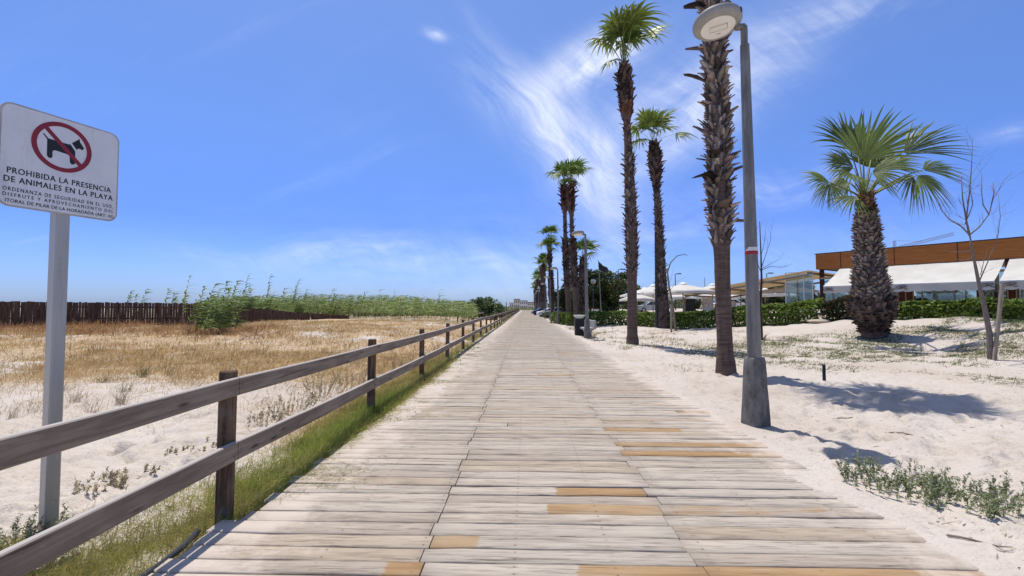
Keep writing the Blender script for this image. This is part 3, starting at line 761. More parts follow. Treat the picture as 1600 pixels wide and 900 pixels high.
for body, l, r_, cap, sp_ in (
    ('PROHIBIDA LA PRESENCIA', (10.8, 265.6), (172.8, 304), 8.6, 1.12), ('DE ANIMALES EN LA PLAYA', (5.6, 278.6), (175.5, 316.4), 8.6, 1.12),
    ('ORDENANZA DE SEGURIDAD EN EL USO,', (3.8, 292.4), (176.4, 328.4), 5.6, 1.30), ('DISFRUTE Y APROVECHAMIENTO DEL', (3.8, 301.2), (176.6, 335.6), 5.2, 1.45),
    ('ITORAL DE PILAR DE LA HORADADA (ART. 43)', (7.8, 311), (176.6, 343.8), 5.0, 1.05)):
    ul, vl = suv(*l); ur, vr = suv(*r_)
    cp = suv(90, 290)[1]-suv(90, 290+cap)[1]
    lettering(body, ul, ur, (vl+vr)/2, cp, sign, O, SU, SV, SN, 0.0012, M_BLACK, 0.024 if cap > 7 else 0.018, sp_)

# ------------------------------------------------------------------ lamp posts
def lamp_post(base, label, h=5.55, sticker=False, detail=True, rz=0.0):
    x, y_, z = base; lean = -0.055
    t = thing('street_lamp', label, 'street lamp', base, 'lamps along the right edge of the boardwalk')
    m = MB()
    b0, b1, hb = 0.152, 0.105, 0.95
    bm = bmesh.new(); bmesh.ops.create_cube(bm, size=1.0)
    for v_ in bm.verts:
        k = b1 if v_.co.z > 0 else b0
        v_.co = Vector((v_.co.x*2*k, v_.co.y*2*k, hb if v_.co.z > 0 else -0.25))
    bmesh.ops.bevel(bm, geom=[e for e in bm.edges], offset=0.045, segments=2, affect='EDGES', profile=0.6)
    if detail:
        bmesh.ops.subdivide_edges(bm, edges=[e for e in bm.edges if e.calc_length() > 0.2], cuts=5, use_grid_fill=True)
        for v_ in bm.verts: v_.co += Vector((random.uniform(-1, 1), random.uniform(-1, 1), random.uniform(-1, 1)))*0.003
    bm.verts.index_update()
    ro = Matrix.Rotation(R(14), 3, 'Z')
    m.add([Vector((x, y_, z))+ro @ v_.co for v_ in bm.verts], [[v_.index for v_ in f.verts] for f in bm.faces]); bm.free()
    cbs = m.build('concrete_base', M_CONC, t, smooth='auto')
    if detail:
        m = MB(); m.box(Vector((x, y_, z))+ro @ Vector((0.118, -0.02, 0.52)), (0.02, 0.13, 0.34), ro @ Matrix.Rotation(R(-3), 3, 'Y'), 0.006); m.build('access_door', M_CONC, cbs)
    zt = z+h-0.42
    m = MB(); n = 20 if detail else 10
    m.lathe([(0.092, z+hb-0.01), (0.089, z+hb+0.6), (0.083, z+2.4), (0.074, z+3.4), (0.062, zt), (0.058, zt+0.004)], (x, y_, 0), n)
    m.v = [(vx+lean*max(0, vz-z-0.9)/(h-0.9), vy, vz) for vx, vy, vz in m.v]; x0_ = x; x = x+lean
    m.lathe([(0.047, zt+0.002), (0.047, zt+0.22), (0.045, zt+0.262), (0.030, zt+0.285)], (x, y_, 0), n)
    m.build('pole', M_STEEL if not sticker else M_STEEL, t, smooth='auto')
    hc = Vector((x-0.375, y_-0.02, zt+0.255)); tilt = Matrix.Rotation(R(-4), 3, 'Y') @ Matrix.Rotation(R(-9), 3, 'X')
    m = MB(); m.lathe([(0.215, -0.008), (0.245, -0.012), (0.300, 0.010), (0.328, 0.045), (0.330, 0.085), (0.318, 0.118), (0.270, 0.145), (0.18, 0.162), (0.02, 0.168)], hc, 40 if detail else 16, tilt)
    hd = m.build('lamp_head', M_LAMPBODY, t, smooth='auto')
    m = MB(); m.lathe([(0.02, -0.024), (0.18, -0.022), (0.228, -0.015), (0.230, -0.004)], hc, 40 if detail else 16, tilt); m.build('diffuser', M_DIFF, hd, smooth='auto')
    m = MB(); m.box(Vector((x-0.055, y_, zt+0.262)), (0.14, 0.085, 0.075), tilt, 0.015); m.tube([(x, y_-0.055, zt+0.245), (x, y_+0.055, zt+0.245)], 0.022, 10)
    m.build('hinge', M_STEEL, t, smooth='auto')
    if detail:
        m = MB()
        def dp(a, b_): return hc + tilt @ Vector((a, b_, -0.0255))
        rot = tilt @ Matrix.Rotation(R(-20), 3, 'Z')
        def ln(p0, p1, w=0.004):
            a_ = hc+rot @ Vector((*p0, -0.0248)); b_ = hc+rot @ Vector((*p1, -0.0248)); m.bar(a_, b_, w, 0.002, up=rot @ Vector((0, 0, 1)))
        ln((-0.11, 0.05), (0.12, 0.05)); ln((0.12, 0.05), (0.12, -0.07), 0.006); ln((0.12, -0.055), (-0.11, -0.055), 0.003); ln((-0.11, -0.055), (-0.11, 0.05), 0.002)
        ln((0.12, -0.07), (-0.11, -0.07), 0.0015)
        m.build('access_panel', M_GREYLINE, hd)
        lettering('tw', 0.0, 0.06, 0.0, 0.030, hd, hc+rot @ Vector((-0.02, 0.105, -0.0252)), rot @ Vector((1, 0, 0)), rot @ Vector((0, 1, 0)), rot @ Vector((0, 0, -1)), 0.0, M_GREYLINE, 0.01, 1.0, 'logo')
        m = MB(); m.box(hc+tilt @ Vector((0.24, -0.215, 0.075)), (0.035, 0.05, 0.07), tilt @ Matrix.Rotation(R(-42), 3, 'Z'), 0.008); m.build('latch', M_DARKMETAL, hd)
    if sticker:
        x = x0_+lean*0.27
        for za, zb, mt in ((2.412, 2.462, M_WHITE), (2.362, 2.411, M_REDSTICK)):
            k = lambda q: 0.0845-(q-2.4)*0.009+0.0008
            m = MB(); m.lathe([(k(za), z+za), (k(zb), z+zb)], (x, y_, 0), 20); m.build('trail_mark', mt, t, smooth='auto')
    return t
l1 = gp(1181, 664); l1.z -= 0.02
lamp1 = lamp_post(l1, 'nearest grey street lamp with a red and white band and tapered concrete base', 5.76, sticker=True)
lamp2b = gd(917, 24.3); lamp2b.z = 0.0
lamp_post(lamp2b, 'second street lamp from the camera, standing beside the bench and black bin', 5.45, detail=False)
lproto = lamp_post((2.95, 43.5, 0.0), 'greenish street lamp in front of the hedge end, third along the boards', 5.2, detail=False)
for i, Y in enumerate((56.5, 73, 90, 107, 124, 141, 158)):
    lab = ['street lamp beside the far stacked palms, fourth along the boards', 'fifth street lamp along the boards, close against the far palm trunks'][i] if i < 2 else 'tiny distant street lamp in the merged far row beside the boardwalk'
    dup(lproto, (2.9+0.1*math.sin(i*2), Y, 0.0), 0, lab)

# ------------------------------------------------------------------ palms
def frond(c, e, a, n, Rr, rg, spread=R(112), nl=30, droop=0.30, wind=0.22, base=(0.075, 0.135, 0.022), pw=0.026, dead=0.0):
    """one fan leaf: petiole from c to e, fan of folded leaflets round axis a with upper side n"""
    V, F, C = [], [], []
    c, e, a, n = Vector(c), Vector(e), Vector(a).normalized(), Vector(n)
    n = (n - a*n.dot(a)).normalized(); b = n.cross(a)
    L = (e-c).length; ctrl = (c+e)/2 + Vector((0, 0, 0.10*L))
    pc = np.array((0.22, 0.24, 0.07)); K = 7
    prev = None
    for i in range(K+1):
        t = i/K; p = c*(1-t)**2+ctrl*2*t*(1-t)+e*t*t
        d = ((ctrl-c)*(1-t)+(e-ctrl)*t).normalized(); s = d.cross(n); s = s.normalized() if s.length > 1e-4 else b; u2 = s.cross(d)
        w = pw*(1-0.5*t)
        bi = len(V)
        V += [p-s*w, p+u2*w*0.5, p+s*w, p-u2*w*0.6]; C += [pc*(0.8+0.4*t)]*4
        if prev is not None:
            for k in range(4): F.append((prev+k, prev+(k+1) % 4, bi+(k+1) % 4, bi+k))
        prev = bi
    tint = np.array(base)*rg.uniform(0.8, 1.25)
    ns = 7
    dphi = 2*spread/(nl-1)
    for i in range(nl):
        ph = -spread+dphi*i+rg.normal(0, 0.012)
        Lf = Rr*(0.64+0.36*math.cos(ph*0.8))*rg.uniform(0.92, 1.06)
        d = a*math.cos(ph)+b*math.sin(ph); pr = -a*math.sin(ph)+b*math.cos(ph)
        dr = droop*rg.uniform(0.6, 1.5); wd = wind*rg.uniform(0.5, 1.3); sw = rg.normal(0, 0.06)
        ct = tint*rg.uniform(0.8, 1.22); tip = np.array((0.30, 0.24, 0.10))
        pb = None
        for k in range(ns+1):
            t = 0.04+0.96*k/ns
            p = e + d*Lf*t + n*(0.16*Lf*t*(1-t)*1.2) - Vector((0, 0, 1))*dr*Lf*max(0, t-0.25)**2*1.5 + Vector((1, -0.15, 0))*wd*Lf*t**2.2 + pr*sw*Lf*t*t
            p = p - n*(0.10*Lf*t*(abs(ph)/spread)**2)
            w = Lf*t*math.tan(dphi/2)*1.2 if t < 0.46 else Lf*0.46*math.tan(dphi/2)*1.2*(max(0.0, 1-(t-0.46)/0.54))**0.8
            w = max(w, 0.0016)
            fo = w*(0.75 if t < 0.5 else 0.5)
            bi = len(V); V += [p-pr*w-n*fo*0.5, p+n*fo*0.5, p+pr*w-n*fo*0.5]
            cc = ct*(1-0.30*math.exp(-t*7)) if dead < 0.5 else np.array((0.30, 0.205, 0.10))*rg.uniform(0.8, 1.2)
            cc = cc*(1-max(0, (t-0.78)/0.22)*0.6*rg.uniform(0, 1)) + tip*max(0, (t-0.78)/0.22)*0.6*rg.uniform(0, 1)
            C += [cc, cc*1.12, cc]
            if pb is not None: F += [(pb, pb+1, bi+1, bi), (pb+1, pb+2, bi+2, bi+1)]
            pb = bi
    return V, F, C
def crown_spec(top, rg, count, plen, Rr, lo=-45, hi=84, squeeze=1.0, drop=1.0):
    sp = []
    for i in range(count):
        t = (i+0.5)/count; el = R(hi+(lo-hi)*t**1.15); az = i*2.39996+rg.uniform(-0.3, 0.3)
        dv = Vector((math.cos(az)*math.cos(el)*squeeze, math.sin(az)*math.cos(el)*squeeze, math.sin(el))).normalized()
        lp = plen*rg.uniform(0.8, 1.15)*(0.75+0.35*t)
        e = top+dv*lp
        el2 = el-R(rg.uniform(18, 40))*(0.5+t*0.7)*drop
        a = Vector((math.cos(az)*math.cos(el2), math.sin(az)*math.cos(el2), math.sin(el2)))
        n = Vector((-math.cos(az)*math.sin(el2), -math.sin(az)*math.sin(el2), math.cos(el2))) + Vector((rg.normal(), rg.normal(), rg.normal()))*0.18
        sp.append((top+Vector((math.cos(az), math.sin(az), 0))*0.07, e, a, n, Rr*rg.uniform(0.85, 1.1), t))
    return sp
def palm(name, label, base, top, rad, boots, rg, crown=None, group='palms along the right of the boardwalk', sep_fronds=True, cat='palm tree', nring=60, smooth_n=18, swirl=0.0, kw=None):
    """rad: [(fraction of height, radius)], boots: list of (f0, f1, per metre, length, angle deg, colour, thickness)"""
    kw = kw or {}; chaos = kw.get('chaos', 1.0); wr = kw.get('wr', 1.0)
    base, top = Vector(base), Vector(top)
    t = thing(name, label, cat, base, group)
    hgt = (top-base).length
    bend = Vector((rg.uniform(-0.12, 0.12), rg.uniform(-0.1, 0.1), 0))
    def path(f): return base+(top-base)*f+bend*math.sin(math.pi*f)
    fr = [q[0] for q in rad]; rv = [q[1] for q in rad]
    def rf(f): return float(np.interp(f, fr, rv))
    V, F = [], []
    for i in range(nring+1):
        f = i/nring; p = path(f) if i else base-Vector((0, 0, 0.25)); r = rf(f)
        for k in range(smooth_n):
            an = 2*math.pi*k/smooth_n
            q = r*(1+0.05*(vn(an*2.0+5, f*hgt*1.3, 4)-0.5)*2+rg.normal(0, 0.012))
            if f < 0.03: q *= 1+0.12*vn(an*3, 0, 9)
            V.append(p+Vector((math.cos(an), math.sin(an), 0))*q)
    for i in range(nring):
        for k in range(smooth_n): F.append((i*smooth_n+k, i*smooth_n+(k+1) % smooth_n, (i+1)*smooth_n+(k+1) % smooth_n, (i+1)*smooth_n+k))
    np_obj('trunk', V, F, M_PTRUNK, t, smooth=True)
    BV, BF, BC = [], [], []
    for (f0, f1, dens, ln, ang, colr, th) in boots:
        cnt = int((f1-f0)*hgt*dens)
        for i in range(cnt):
            f = f0+(f1-f0)*(i+rg.uniform(-0.6, 0.6))/cnt; f = min(max(f, f0), f1)
            an = i*2.39996+rg.normal(0, 0.15)
            cl_ = float(vn(an % 6.2832*1.1, f*hgt*1.4, 13)); 
            if chaos >= 1 and cl_ < 0.22: continue
            r = rf(f)*0.96; p = path(f)+Vector((math.cos(an), math.sin(an), 0))*r
            out = Vector((math.cos(an), math.sin(an), 0)); sd = Vector((-math.sin(an), math.cos(an), 0))
            el = R(ang+rg.normal(0, 20*chaos)); L = ln*rg.uniform(0.45, 1.30)*((0.70+0.6*cl_) if chaos >= 1 else 1.0); w = L*rg.uniform(0.22, 0.40)*wr
            a0 = R(min(72, ang+20)); d0 = out*math.cos(a0)+Vector((0, 0, 1))*math.sin(a0)
            d1 = out*math.cos(el)+Vector((0, 0, 1))*math.sin(el)+sd*rg.normal(0, 0.42*chaos)
            cc = np.array(colr)*rg.choice((0.35, 0.6, 0.8, 1.0, 1.2, 1.5))*rg.uniform(0.85, 1.15)*np.array((1, rg.uniform(0.92, 1.03), rg.uniform(0.85, 1.05)))
            b0 = len(BV)
            q0 = p-out*0.04-Vector((0, 0, 0.06)); q1 = p+d0*L*0.35; q2 = q1+d1*L*0.4; q3 = q2+(d1+out*0.25)*L*0.25
            for j, (q, ww, tt) in enumerate(((q0, w*1.25, th*1.3), (q1, w, th), (q2, w*0.72, th*0.6), (q3, w*0.42, th*0.3))):
                nn = (out*math.sin(el)-Vector((0, 0, 1))*math.cos(el)).normalized() if j else out
                cup = -nn*ww*0.35
                BV += [q-sd*ww+cup, q+nn*tt, q+sd*ww+cup, q-nn*tt*0.6]
                kk = (0.75, 0.95, 1.1, 1.25)[j]; BC += [cc*kk*0.55, cc*kk, cc*kk*0.8, cc*kk*0.5] if False else [cc*kk*0.85, cc*kk, cc*kk*0.9, cc*kk*0.6]
            for j in range(3):
                for k in range(4): BF.append((b0+j*4+k, b0+j*4+(k+1) % 4, b0+(j+1)*4+(k+1) % 4, b0+(j+1)*4+k))
            BF.append((b0+12, b0+13, b0+14, b0+15))
    if BV: np_obj('leaf_bases', BV, BF, M_BOOT, t, col=BC)
    if crown:
        if sep_fronds:
            for s in crown:
                v_, f_, c_ = frond(*s[:5], rg, droop=kw.get('droop', 0.25)*(0.6+1.2*s[5]), wind=kw.get('wind', 0.13), nl=kw.get('nl', 20), base=kw.get('base', (0.14, 0.20, 0.038)), pw=kw.get('pw', 0.024), spread=R(s[6] if len(s) > 6 else kw.get('spread', 95)))
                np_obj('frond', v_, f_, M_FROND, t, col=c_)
        else:
            AV, AF, AC = [], [], []
            for s in crown:
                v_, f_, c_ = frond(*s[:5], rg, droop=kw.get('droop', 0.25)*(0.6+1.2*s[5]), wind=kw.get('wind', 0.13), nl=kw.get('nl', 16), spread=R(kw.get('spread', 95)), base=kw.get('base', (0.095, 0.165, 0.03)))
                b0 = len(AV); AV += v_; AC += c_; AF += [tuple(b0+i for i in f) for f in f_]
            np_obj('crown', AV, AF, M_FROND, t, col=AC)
    return t
TAN, GREY, DARK, RUST = (0.31, 0.24, 0.18), (0.25, 0.195, 0.155), (0.105, 0.068, 0.050), (0.22, 0.085, 0.04)
# nearest tall palm, its head above the picture
b1 = gp(1134, 584); g1 = np.random.default_rng(21)
t1 = at(1110, -10, b1.y) ; t1 = b1+(t1-b1)*(12.4/(t1.z-b1.z))
palm('fan_palm', 'nearest tall palm with shaggy brown trunk above a smooth grey foot, behind the lamp', b1, t1,
     [(0, 0.25), (0.012, 0.215), (0.05, 0.180), (0.15, 0.172), (0.24, 0.185), (0.28, 0.225), (0.32, 0.235), (0.7, 0.225), (0.80, 0.18), (0.86, 0.2), (0.93, 0.24), (1.0, 0.12)],
     [(0.245, 0.28, 60, 0.20, 80, GREY, 0.015), (0.265, 0.80, 80, 0.24, 62, GREY, 0.016), (0.27, 0.80, 34, 0.27, 46, TAN, 0.014), (0.29, 0.80, 4, 0.42, 15, (0.12, 0.09, 0.07), 0.010), (0.80, 1.0, 40, 0.4, 55, DARK, 0.02)], g1,
     crown_spec(t1, g1, 16, 0.95, 1.05, lo=-25), nring=80)
b2 = gp(988, 538); g2 = np.random.default_rng(22)
t2 = at(974, 97, b2.y)
sp2 = crown_spec(t2, g2, 11, 1.25, 1.40, lo=30, hi=88, squeeze=0.55, drop=0.45)
sp2 += [(t2, t2+Vector((0.95, -0.3, 1.0)), (0.75, -0.2, 0.45), (0.1, -0.6, 0.9), 1.25, 0.6), (t2, t2+Vector((-0.55, -0.5, -0.15)), (-0.7, -0.2, -0.5), (-0.3, -0.4, 0.8), 0.8, 0.9)]
palm('fan_palm', 'tall slim palm right of the near lamp line, reddish swelling below its wind-blown head', b2, t2,
     [(0, 0.26), (0.03, 0.225), (0.16, 0.20), (0.24, 0.215), (0.30, 0.255), (0.52, 0.235), (0.66, 0.185), (0.74, 0.155), (0.785, 0.155), (0.81, 0.24), (0.87, 0.30), (0.95, 0.28), (0.985, 0.18), (1.0, 0.10)],
     [(0.235, 0.66, 50, 0.24, 56, (0.20, 0.155, 0.125), 0.016), (0.66, 0.79, 26, 0.22, 62, (0.17, 0.12, 0.09), 0.014), (0.795, 0.84, 90, 0.26, 75, RUST, 0.015), (0.84, 0.97, 90, 0.28, 66, DARK, 0.016)], g2, sp2)
b3 = gd(1037, 28.0); b3.z = H1(b3.x, b3.y); g3 = np.random.default_rng(23)
b3 = gp(1037, 512)
t3 = at(1021, 222, b3.y)
k3 = b3.y/28.0
sp3 = crown_spec(t3, g3, 10, 1.15*k3, 1.35*k3, lo=30, squeeze=0.7, drop=0.45)
sp3 += [(t3, t3+Vector((1.25, -0.3, 0.35))*k3, (0.8, -0.2, -0.05), (0.1, -0.6, 0.9), 1.15*k3, 0.6), (t3, t3+Vector((-0.75, -0.3, 0.1))*k3, (-0.8, -0.2, -0.5), (-0.3, -0.4, 0.8), 1.0*k3, 0.8)]
palm('fan_palm', 'medium palm with dark trunk thick at the foot, on a sand mound', b3, t3,
     [(0, 0.50*k3), (0.05, 0.42*k3), (0.12, 0.33*k3), (0.3, 0.24*k3), (0.55, 0.215*k3), (0.72, 0.18*k3), (0.77, 0.20*k3), (0.82, 0.32*k3), (0.93, 0.36*k3), (0.97, 0.22*k3), (1, 0.1)],
     [(0.0, 0.72, 46, 0.25*k3, 60, (0.165, 0.125, 0.10), 0.02), (0.72, 0.80, 60, 0.3*k3, 70, DARK, 0.02), (0.80, 0.98, 70, 0.32*k3, 62, DARK, 0.02)], g3, sp3)
# stout young palm at the right
b4 = gp(1366, 526); g4 = np.random.default_rng(24); Y4 = b4.y; s4 = Y4/FPX
t4 = at(1352, 305, Y4)
def P4(px, py, dy=0.0): return at(px, py, Y4+dy*s4*100)
def w4(px): return px*s4
sp4 = []
C4 = P4(1351, 312)
def f4(cen, end, rpx, n, dy=0.0, dy2=0.0, t=0.3, c=None, sp=84):
    e = P4(*cen, dy); q = P4(*end, dy+dy2)
    sp4.append((C4 if c is None else c, e, q-e, Vector(n), rpx*s4, t, sp))
f4((1349, 252), (1380, 168), 94, (-0.15, -1, 0.15), -0.3, -0.1, 0.12, sp=60)
f4((1362, 246), (1400, 165), 88, (-0.7, -1, 0.2), 0.4, 0.2, 0.05, sp=50)
f4((1326, 228), (1303, 190), 76, (0.25, -1, 0.1), 0.1, 0.1, 0.10, sp=58)
f4((1318, 258), (1290, 238), 44, (0.3, -1, 0.4), 0.2, 0.1, 0.3, sp=80)
f4((1334, 262), (1298, 246), 60, (0.2, -1, 0.3), -0.2, -0.1, 0.4, sp=50)
f4((1362, 270), (1398, 262), 52, (-0.1, -1, 0.4), -0.5, -0.2, 0.5, sp=60)
f4((1332, 272), (1304, 278), 46, (-0.3, -0.9, 0.6), -0.5, -0.3, 0.5, sp=80)
f4((1412, 242), (1480, 198), 84, (-0.35, -0.9, 0.45), -0.15, -0.1, 0.18, sp=42)
f4((1441, 266), (1512, 256), 72, (-0.2, -0.8, 0.6), 0.25, 0.1, 0.25, sp=42)
f4((1433, 274), (1466, 304), 58, (0.2, -0.9, 0.5), -0.35, -0.1, 0.5, sp=66)
f4((1426, 274), (1416, 312), 56, (0.5, -0.9, 0.2), -0.15, -0.1, 0.8, sp=58)
f4((1296, 285), (1252, 270), 56, (-0.2, -0.7, 0.8), -0.1, 0, 0.4, sp=60)
f4((1297, 287), (1290, 312), 36, (-0.6, -0.8, 0.3), -0.12, 0, 0.8, sp=55)
f4((1337, 307), (1306, 324), 46, (-0.4, -0.7, 0.6), -0.3, -0.1, 0.6, sp=60)
f4((1368, 286), (1390, 290), 34, (0.4, -0.5, 0.8), 0.7, 0.3, 0.4, sp=70)
f4((1340, 240), (1334, 178), 76, (0.1, -1, 0.2), 0.5, 0.2, 0.1, sp=70)
f4((1386, 262), (1422, 228), 60, (-0.3, -0.8, 0.5), 0.3, 0.2, 0.3, sp=70)
f4((1326, 284), (1298, 294), 42, (-0.3, -0.8, 0.6), 0.3, 0.1, 0.5, sp=70)
f4((1358, 262), (1352, 200), 66, (0.1, 1, 0.25), 0.6, 0.35, 0.1, sp=70)
hp4 = lambda py: (526-py)/221.0
palm('young_fan_palm', 'stout short palm with barrel-shaped scaly trunk, at right in front of the restaurant', b4, t4,
     [(0, w4(15)), (hp4(515), w4(17)), (hp4(500), w4(22)), (hp4(488), w4(28)), (hp4(470), w4(28)), (hp4(455), w4(23)), (hp4(430), w4(19.5)), (hp4(400), w4(16.5)), (hp4(360), w4(15)), (hp4(340), w4(12.5)), (hp4(322), w4(9.5)), (hp4(308), w4(8)), (1, w4(4))],
     [(0.02, hp4(486), 300, 0.17, 8, (0.10, 0.068, 0.052), 0.022), (hp4(492), hp4(468), 260, 0.26, 55, (0.12, 0.085, 0.066), 0.03), (hp4(470), hp4(335), 240, 0.20, 45, (0.25, 0.195, 0.15), 0.026), (hp4(338), hp4(306), 120, 0.24, 66, (0.22, 0.13, 0.07), 0.02)],
     g4, sp4, cat='palm tree', nring=70, smooth_n=24, kw=dict(nl=24, droop=0.20, wind=0.09, pw=0.05, spread=84, base=(0.15, 0.195, 0.045), wr=1.55, chaos=0.8))
# twin palms, the short one behind them, and the far row
def mid_palm(pxb, Y, pxt, pyt, label, seed, small=False, sepf=False):
    gq = np.random.default_rng(seed); b = gd(pxb, Y); b.z = 0.0; tp = at(pxt, pyt, Y)
    k = 1.0
    return palm('fan_palm', label, b, tp,
        [(0, 0.28), (0.05, 0.24), (0.2, 0.22), (0.28, 0.28), (0.58, 0.27), (0.62, 0.17), (0.78, 0.16), (0.82, 0.30), (0.95, 0.32), (1, 0.12)] if not small else [(0, 0.4), (0.2, 0.36), (0.8, 0.36), (1, 0.15)],
        [(0.26, 0.60, 34, 0.32, 56, DARK, 0.03), (0.60, 0.80, 14, 0.25, 65, (0.13, 0.09, 0.07), 0.02), (0.80, 0.98, 36, 0.42, 62, (0.12, 0.06, 0.04), 0.03)] if not small else [(0.1, 0.98, 30, 0.4, 60, DARK, 0.03)],
        gq, crown_spec(tp, gq, 12, 1.25, 1.3, lo=15, hi=88, squeeze=0.6, drop=0.6), sep_fronds=sepf, nring=36, smooth_n=12, kw=dict(nl=18))
mid_palm(890, 41, 882, 285, 'left of the twin palms standing together behind the second lamp, dark trunk', 31)
mid_palm(902, 38.5, 891, 287, 'right of the twin palms behind the second lamp, slightly leaning, bare foot', 32)
mid_palm(911, 46, 911, 403, 'short palm half hidden just right of the twin palms', 33, small=True)
pr = []
mid_palm(862, 64, 858, 392, 'far palm with the lower of two stacked heads, left of the twin palms', 34)
mid_palm(864, 68, 857, 372, 'far palm with the upper of two stacked heads, left of the twin palms', 35)
protoA = mid_palm(853, 78, 849, 412, 'far palm just left of the two stacked heads', 36)
protoB = mid_palm(848, 88, 846, 418, 'far palm with a rounded head, second to the left of the stacked heads', 37)
for i, Y in enumerate((97, 104, 112, 119, 127, 134, 142, 150, 158, 166, 175, 185)):
    p = protoA if i % 2 else protoB
    lab = 'distant palm in the merged row that runs beside the far boardwalk'
    dup(p, (3.5+0.35*math.sin(i*1.7), Y, 0), i*1.9, lab, scale=0.96+0.09*math.sin(i*2.3))

# ------------------------------------------------------------------ vegetation builders
def ribbons(roots, dirs, lens, widths, bend, cols, nseg=3, sidev=None, tipc=None, taper=1.0):
    """N blades: root + dir*L*t + bend*L*t^2; returns verts, faces, colours"""
    roots = np.asarray(roots, float); N = len(roots)
    dirs = np.asarray(dirs, float); dirs /= np.linalg.norm(dirs, axis=1, keepdims=True)
    L = np.asarray(lens, float)[:, None]; W = np.asarray(widths, float)[:, None]
    if sidev is None:
        an = rng.uniform(0, 2*np.pi, N); sidev = np.stack([np.cos(an), np.sin(an), np.zeros(N)], 1)
    sidev = sidev - dirs*np.sum(sidev*dirs, 1, keepdims=True); sidev /= np.linalg.norm(sidev, axis=1, keepdims=True)+1e-9
    out = np.zeros((N, nseg+1, 2, 3)); cc = np.zeros((N, nseg+1, 2, 3)); cols = np.asarray(cols, float)
    for k in range(nseg+1):
        t = k/nseg; p = roots+dirs*L*t+bend*L*t*t
        w = W*max(0.04, (1-t**(1.5*taper)))*(0.6+0.4*min(1, t*5))
        out[:, k, 0] = p-sidev*w; out[:, k, 1] = p+sidev*w
        c = cols if tipc is None else cols*(1-t*0.6)+np.asarray(tipc)*t*0.6
        cc[:, k, 0] = c; cc[:, k, 1] = c
    b = (np.arange(N)*(nseg+1)*2)[:, None]
    F = []
    for k in range(nseg): F.append(np.concatenate([b+2*k, b+2*k+1, b+2*k+3, b+2*k+2], 1))
    return out.reshape(-1, 3), np.stack(F, 1).reshape(-1, 4), cc.reshape(-1, 3)
def leaves(pos, size, cols, up=0.3, elong=1.7, rg=rng):
    N = len(pos); n = rg.normal(size=(N, 3)); n[:, 2] = np.abs(n[:, 2])+up; n /= np.linalg.norm(n, axis=1, keepdims=True)
    a = rg.normal(size=(N, 3)); a -= n*np.sum(a*n, 1, keepdims=True); a /= np.linalg.norm(a, axis=1, keepdims=True); b = np.cross(n, a)
    s = np.asarray(size)[:, None]
    V = np.stack([pos-a*s*elong/2, pos-b*s*0.42+n*s*0.12, pos+a*s*elong/2, pos+b*s*0.42+n*s*0.12], 1)
    F = np.arange(N*4).reshape(N, 4)
    return V.reshape(-1, 3), F, np.repeat(np.asarray(cols), 4, 0)
def merge(*parts):
    V, F, C = [], [], []; o = 0
    for v, f, c in parts:
        V.append(v); F.append(np.asarray(f)+o); C.append(c); o += len(v)
    return np.concatenate(V), np.concatenate(F), np.concatenate(C)
def palette(N, cols, rg=rng, var=0.18):
    c = np.asarray(cols, float)[rg.integers(0, len(cols), N)]
    return c*rg.uniform(1-var, 1+var, (N, 1))
def scatter(n, x0, x1, y0, y1, dens, rg=rng, ypow=1.0):
    x = rg.uniform(x0, x1, n); t = rg.uniform(0, 1, n)**ypow; y = y0+(y1-y0)*t
    k = rg.uniform(0, 1, n) < dens(x, y); return x[k], y[k]

# green and yellowing grass between the fence line and the boards
def blades(x, y, per, hmin, hmax, w, cols, lean, rg, tipc=None, spread=0.05, nseg=3, hscale=None):
    N = len(x)*per
    X = np.repeat(x, per)+rg.normal(0, spread, N); Y = np.repeat(y, per)+rg.normal(0, spread, N); Z = H(X, Y)-0.01
    an = rg.uniform(0, 2*np.pi, N); ln = np.abs(rg.normal(0, lean, N))
    d = np.stack([np.cos(an)*ln+0.10, np.sin(an)*ln, np.ones(N)], 1)
    be = np.stack([np.cos(an)*ln*0.9+0.12, np.sin(an)*ln*0.9, -0.35*ln], 1)
    L = rg.uniform(hmin, hmax, N)
    if hscale is not None: L = L*np.repeat(hscale, per)
    wd = w*rg.uniform(0.6, 1.4, N)*np.clip(Y/6, 0.8, 3.0)
    return ribbons(np.stack([X, Y, Z], 1), d, L, wd, be, palette(N, cols, rg), nseg, tipc=tipc)
rg1 = np.random.default_rng(101)
x, y = scatter(52000, -5.0, -2.05, 1.0, 14, verge_density, rg1, 2.1)
gv = blades(x, y, 5, 0.05, 0.16, 0.0028, [(0.29, 0.33, 0.05), (0.40, 0.40, 0.07), (0.50, 0.45, 0.12), (0.57, 0.47, 0.18), (0.20, 0.27, 0.045), (0.46, 0.37, 0.14)], 0.75, rg1, (0.36, 0.30, 0.11), 0.05)
x, y = scatter(7000, -5.0, -2.05, 1.0, 14, verge_density, rg1, 1.9)
gy2 = blades(x, y, 5, 0.10, 0.24, 0.002, [(0.40, 0.31, 0.12), (0.33, 0.26, 0.09), (0.24, 0.24, 0.06)], 0.9, rg1, (0.45, 0.36, 0.17), 0.07)
x, y = scatter(3500, -3.6, -2.3, 14, 90, verge_density, rg1, 1.6)
gf = blades(x, y, 5, 0.06, 0.22, 0.004, [(0.22, 0.26, 0.05), (0.36, 0.32, 0.09), (0.46, 0.38, 0.16)], 0.7, rg1, None, 0.12, 2)
